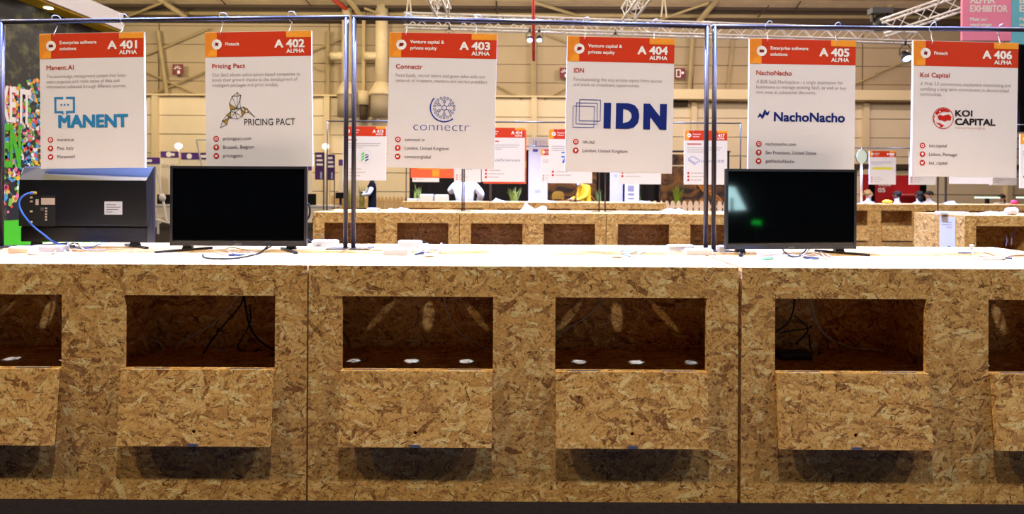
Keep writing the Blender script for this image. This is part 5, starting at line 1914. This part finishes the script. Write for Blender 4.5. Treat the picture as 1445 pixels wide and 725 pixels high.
DARK = mat('dark_cloth', (15, 15, 20), .9, spec=.1)
SHIRT = mat('white_shirt', (226, 226, 234), .8)
J = stand()
J['elL'] = (-.25, -.12, 1.20, .05, .05)
J['wrL'] = (-.05, -.26, 1.22, .036, .036)
J['haL'] = (.03, -.27, 1.23, .04, .024)
J['elR'] = (.25, -.12, 1.18, .05, .05)
J['wrR'] = (.06, -.24, 1.16, .036, .036)
J['haR'] = (-.02, -.26, 1.15, .04, .024)
c = P(525, 300, 15.2)
person('person in black waistcoat and white shirt with folded arms', (c.x, 15.2, 0), math.radians(-68), J, {'top': DARK, 'sleeve': SHIRT, 'leg': DARK, 'skin': SKIN, 'shoe': BPLAST}, HAIRK, mask=True)

J = stand()
J['jaw'] = (0, -.10, 1.50, .062, .07)
J['skull'] = (0, -.15, 1.56, .08, .09)
J['crown'] = (0, -.17, 1.62, .06, .07)
J['neck'] = (0, -.03, 1.47, .06, .06)
J['chest'] = (0, .02, 1.33, .25, .17)
J['spine'] = (0, .02, 1.12, .25, .17)
J['pelvis'] = (0, 0, .94, .19, .14)
for s_, q in (('L', -1), ('R', 1)):
    J['sh' + s_] = (.25 * q, 0, 1.40, .11, .11)
J['elL'] = (-.40, -.08, 1.20, .10, .10)
J['wrL'] = (-.30, -.20, 1.02, .07, .07)
J['haL'] = (-.28, -.24, .96, .04, .03)
J['elR'] = (.42, -.10, 1.24, .10, .10)
J['wrR'] = (.28, -.22, 1.40, .07, .07)
J['haR'] = (.22, -.25, 1.48, .04, .03)
c = P(656, 300, 14.9)
WCOAT = mat('white_coat', (240, 240, 248), .8, bump=.3, bscale=12)
person('person in a white hooded top bending behind the third row', (c.x, 14.9, 0), math.radians(168), J, {'top': WCOAT, 'sleeve': WCOAT, 'leg': WCOAT, 'skin': SKINL, 'shoe': BPLAST}, WCOAT)

YEL = mat('yellow_jacket', (236, 184, 20), .8, bump=.2, bscale=14)
J = stand()
J['chest'] = (0, -.03, 1.30, .18, .14)
J['spine'] = (0, 0, 1.10, .17, .13)
J['neck'] = (0, -.08, 1.42, .056, .056)
J['jaw'] = (0, -.16, 1.45, .062, .07)
J['skull'] = (0, -.21, 1.52, .08, .09)
J['crown'] = (0, -.22, 1.60, .06, .075)
for s_, q in (('L', -1), ('R', 1)):
    J['sh' + s_] = (.19 * q, -.03, 1.38, .08, .08)
    J['el' + s_] = (.23 * q, -.10, 1.14, .07, .07)
    J['wr' + s_] = (.18 * q, -.30, 1.06, .05, .05)
    J['ha' + s_] = (.17 * q, -.37, 1.06, .04, .03)
c = P(826, 300, 16.0)
person('person in a yellow jacket leaning forward behind the third row', (c.x, 16.0, 0), math.radians(-70), J, {'top': YEL, 'sleeve': YEL, 'leg': DARK, 'skin': SKINL, 'shoe': BPLAST}, HAIRK, mask=True)


def sit():
    J = stand()
    dz = -.45
    K = {}
    for k, v in J.items():
        K[k] = (v[0], v[1], v[2] + dz, v[3], v[4])
    for s_, q in (('L', -1), ('R', 1)):
        K['hip' + s_] = (.10 * q, -.05, .48, .10, .10)
        K['kn' + s_] = (.11 * q, -.42, .48, .07, .07)
        K['an' + s_] = (.11 * q, -.40, .08, .045, .045)
        K['toe' + s_] = (.12 * q, -.56, .04, .042, .035)
        K['wr' + s_] = (.18 * q, -.26, .62, .036, .036)
        K['ha' + s_] = (.16 * q, -.33, .60, .04, .024)
    return K


STOOL = mat('wood')
for u, d, rz, hair, kind, sk, lb in ((1225, 16.6, 20, HAIRB, 'curly', SKINL, 'seated person with curly blond hair beside the disc sign pole'),
                                     (1266, 16.4, -140, HAIRK, 'short', SKIN, 'seated person with black hair in front of the red booth, left one'),
                                     (1297, 16.4, -160, HAIRK, 'long', SKIN, 'seated person with black hair in front of the red booth, right one'),
                                     (1311, 16.9, -80, HAIRK, 'short', SKINL, 'seated person in profile right of the red booth'),
                                     (1415, 16.6, -60, HAIRK, 'long', SKINL, 'seated dark-haired person beside the pale green bar lamp')):
    c = P(u, 300, d)
    J = sit()
    if u == 1415:
        for k in ('jaw', 'skull', 'crown', 'neck'):
            v = J[k]
            J[k] = (v[0], v[1] - .08, v[2] - .07, v[3], v[4])
    person(lb, (c.x, d, 0), math.radians(rz), J, {'top': SHIRT, 'sleeve': SHIRT, 'leg': DARK, 'skin': sk, 'shoe': BPLAST}, hair, kind)
    t = thing('stool', 'stool under the ' + lb, 'stool', (c.x, d, 0), math.radians(rz), group='stools of the seated people')
    MB().lathe([(.17, .36), (.18, .38), (.17, .39)], 14).build('seat', STOOL, t)
    for k in range(4):
        a = math.pi / 4 + k * math.pi / 2
        MB().tube([(.17 * math.cos(a), .17 * math.sin(a), 0), (.12 * math.cos(a), .12 * math.sin(a), .37)], .014, 6).build('leg', STOOL, t)

# ------------------------------------------------------------------ lit things behind the photographer, mirrored in the right television
def mirror_pt(u, v, dist):
    n = Vector((math.sin(math.radians(4.5)), -math.cos(math.radians(4.5)), 0))
    p0 = tv5.location
    o = Vector((0, 0, CAMZ))
    dr = (P(u, v, 1.0) - o).normalized()
    k = (p0 - o).dot(n) / dr.dot(n)
    hit = o + dr * k
    r = dr - 2 * dr.dot(n) * n
    return hit + r * dist, r


p, r = mirror_pt(1033, 279, 11.0)
t = thing('projection_screen', 'bright projection screen behind the photographer mirrored in the television', 'screen', (p.x, p.y, 0), math.atan2(r.x, -r.y))
MB().hexa([(-.26, 0, p.z - .30), (.30, 0, p.z - .26), (.30, .04, p.z - .26), (-.26, .04, p.z - .30)], [(-.16, 0, p.z + .26), (.06, 0, p.z + .24), (.06, .04, p.z + .24), (-.16, .04, p.z + .26)]).build('screen', mat('screen_glow', (190, 235, 240), .5, emit=20), t)
MB().box(-.03, .03, .05, .09, 0, p.z).build('post', BPLAST, t)
p, r = mirror_pt(1068, 314, 12.0)
t = thing('exit_light', 'small green exit light behind the photographer mirrored in the television', 'light', (p.x, p.y, 0), math.atan2(r.x, -r.y))
MB().box(-.09, .09, 0, .04, p.z - .045, p.z + .045).build('panel', mat('exit_glow', (20, 230, 70), .5, emit=9), t)
MB().box(-.02, .02, .05, .08, 0, p.z).build('post', BPLAST, t)
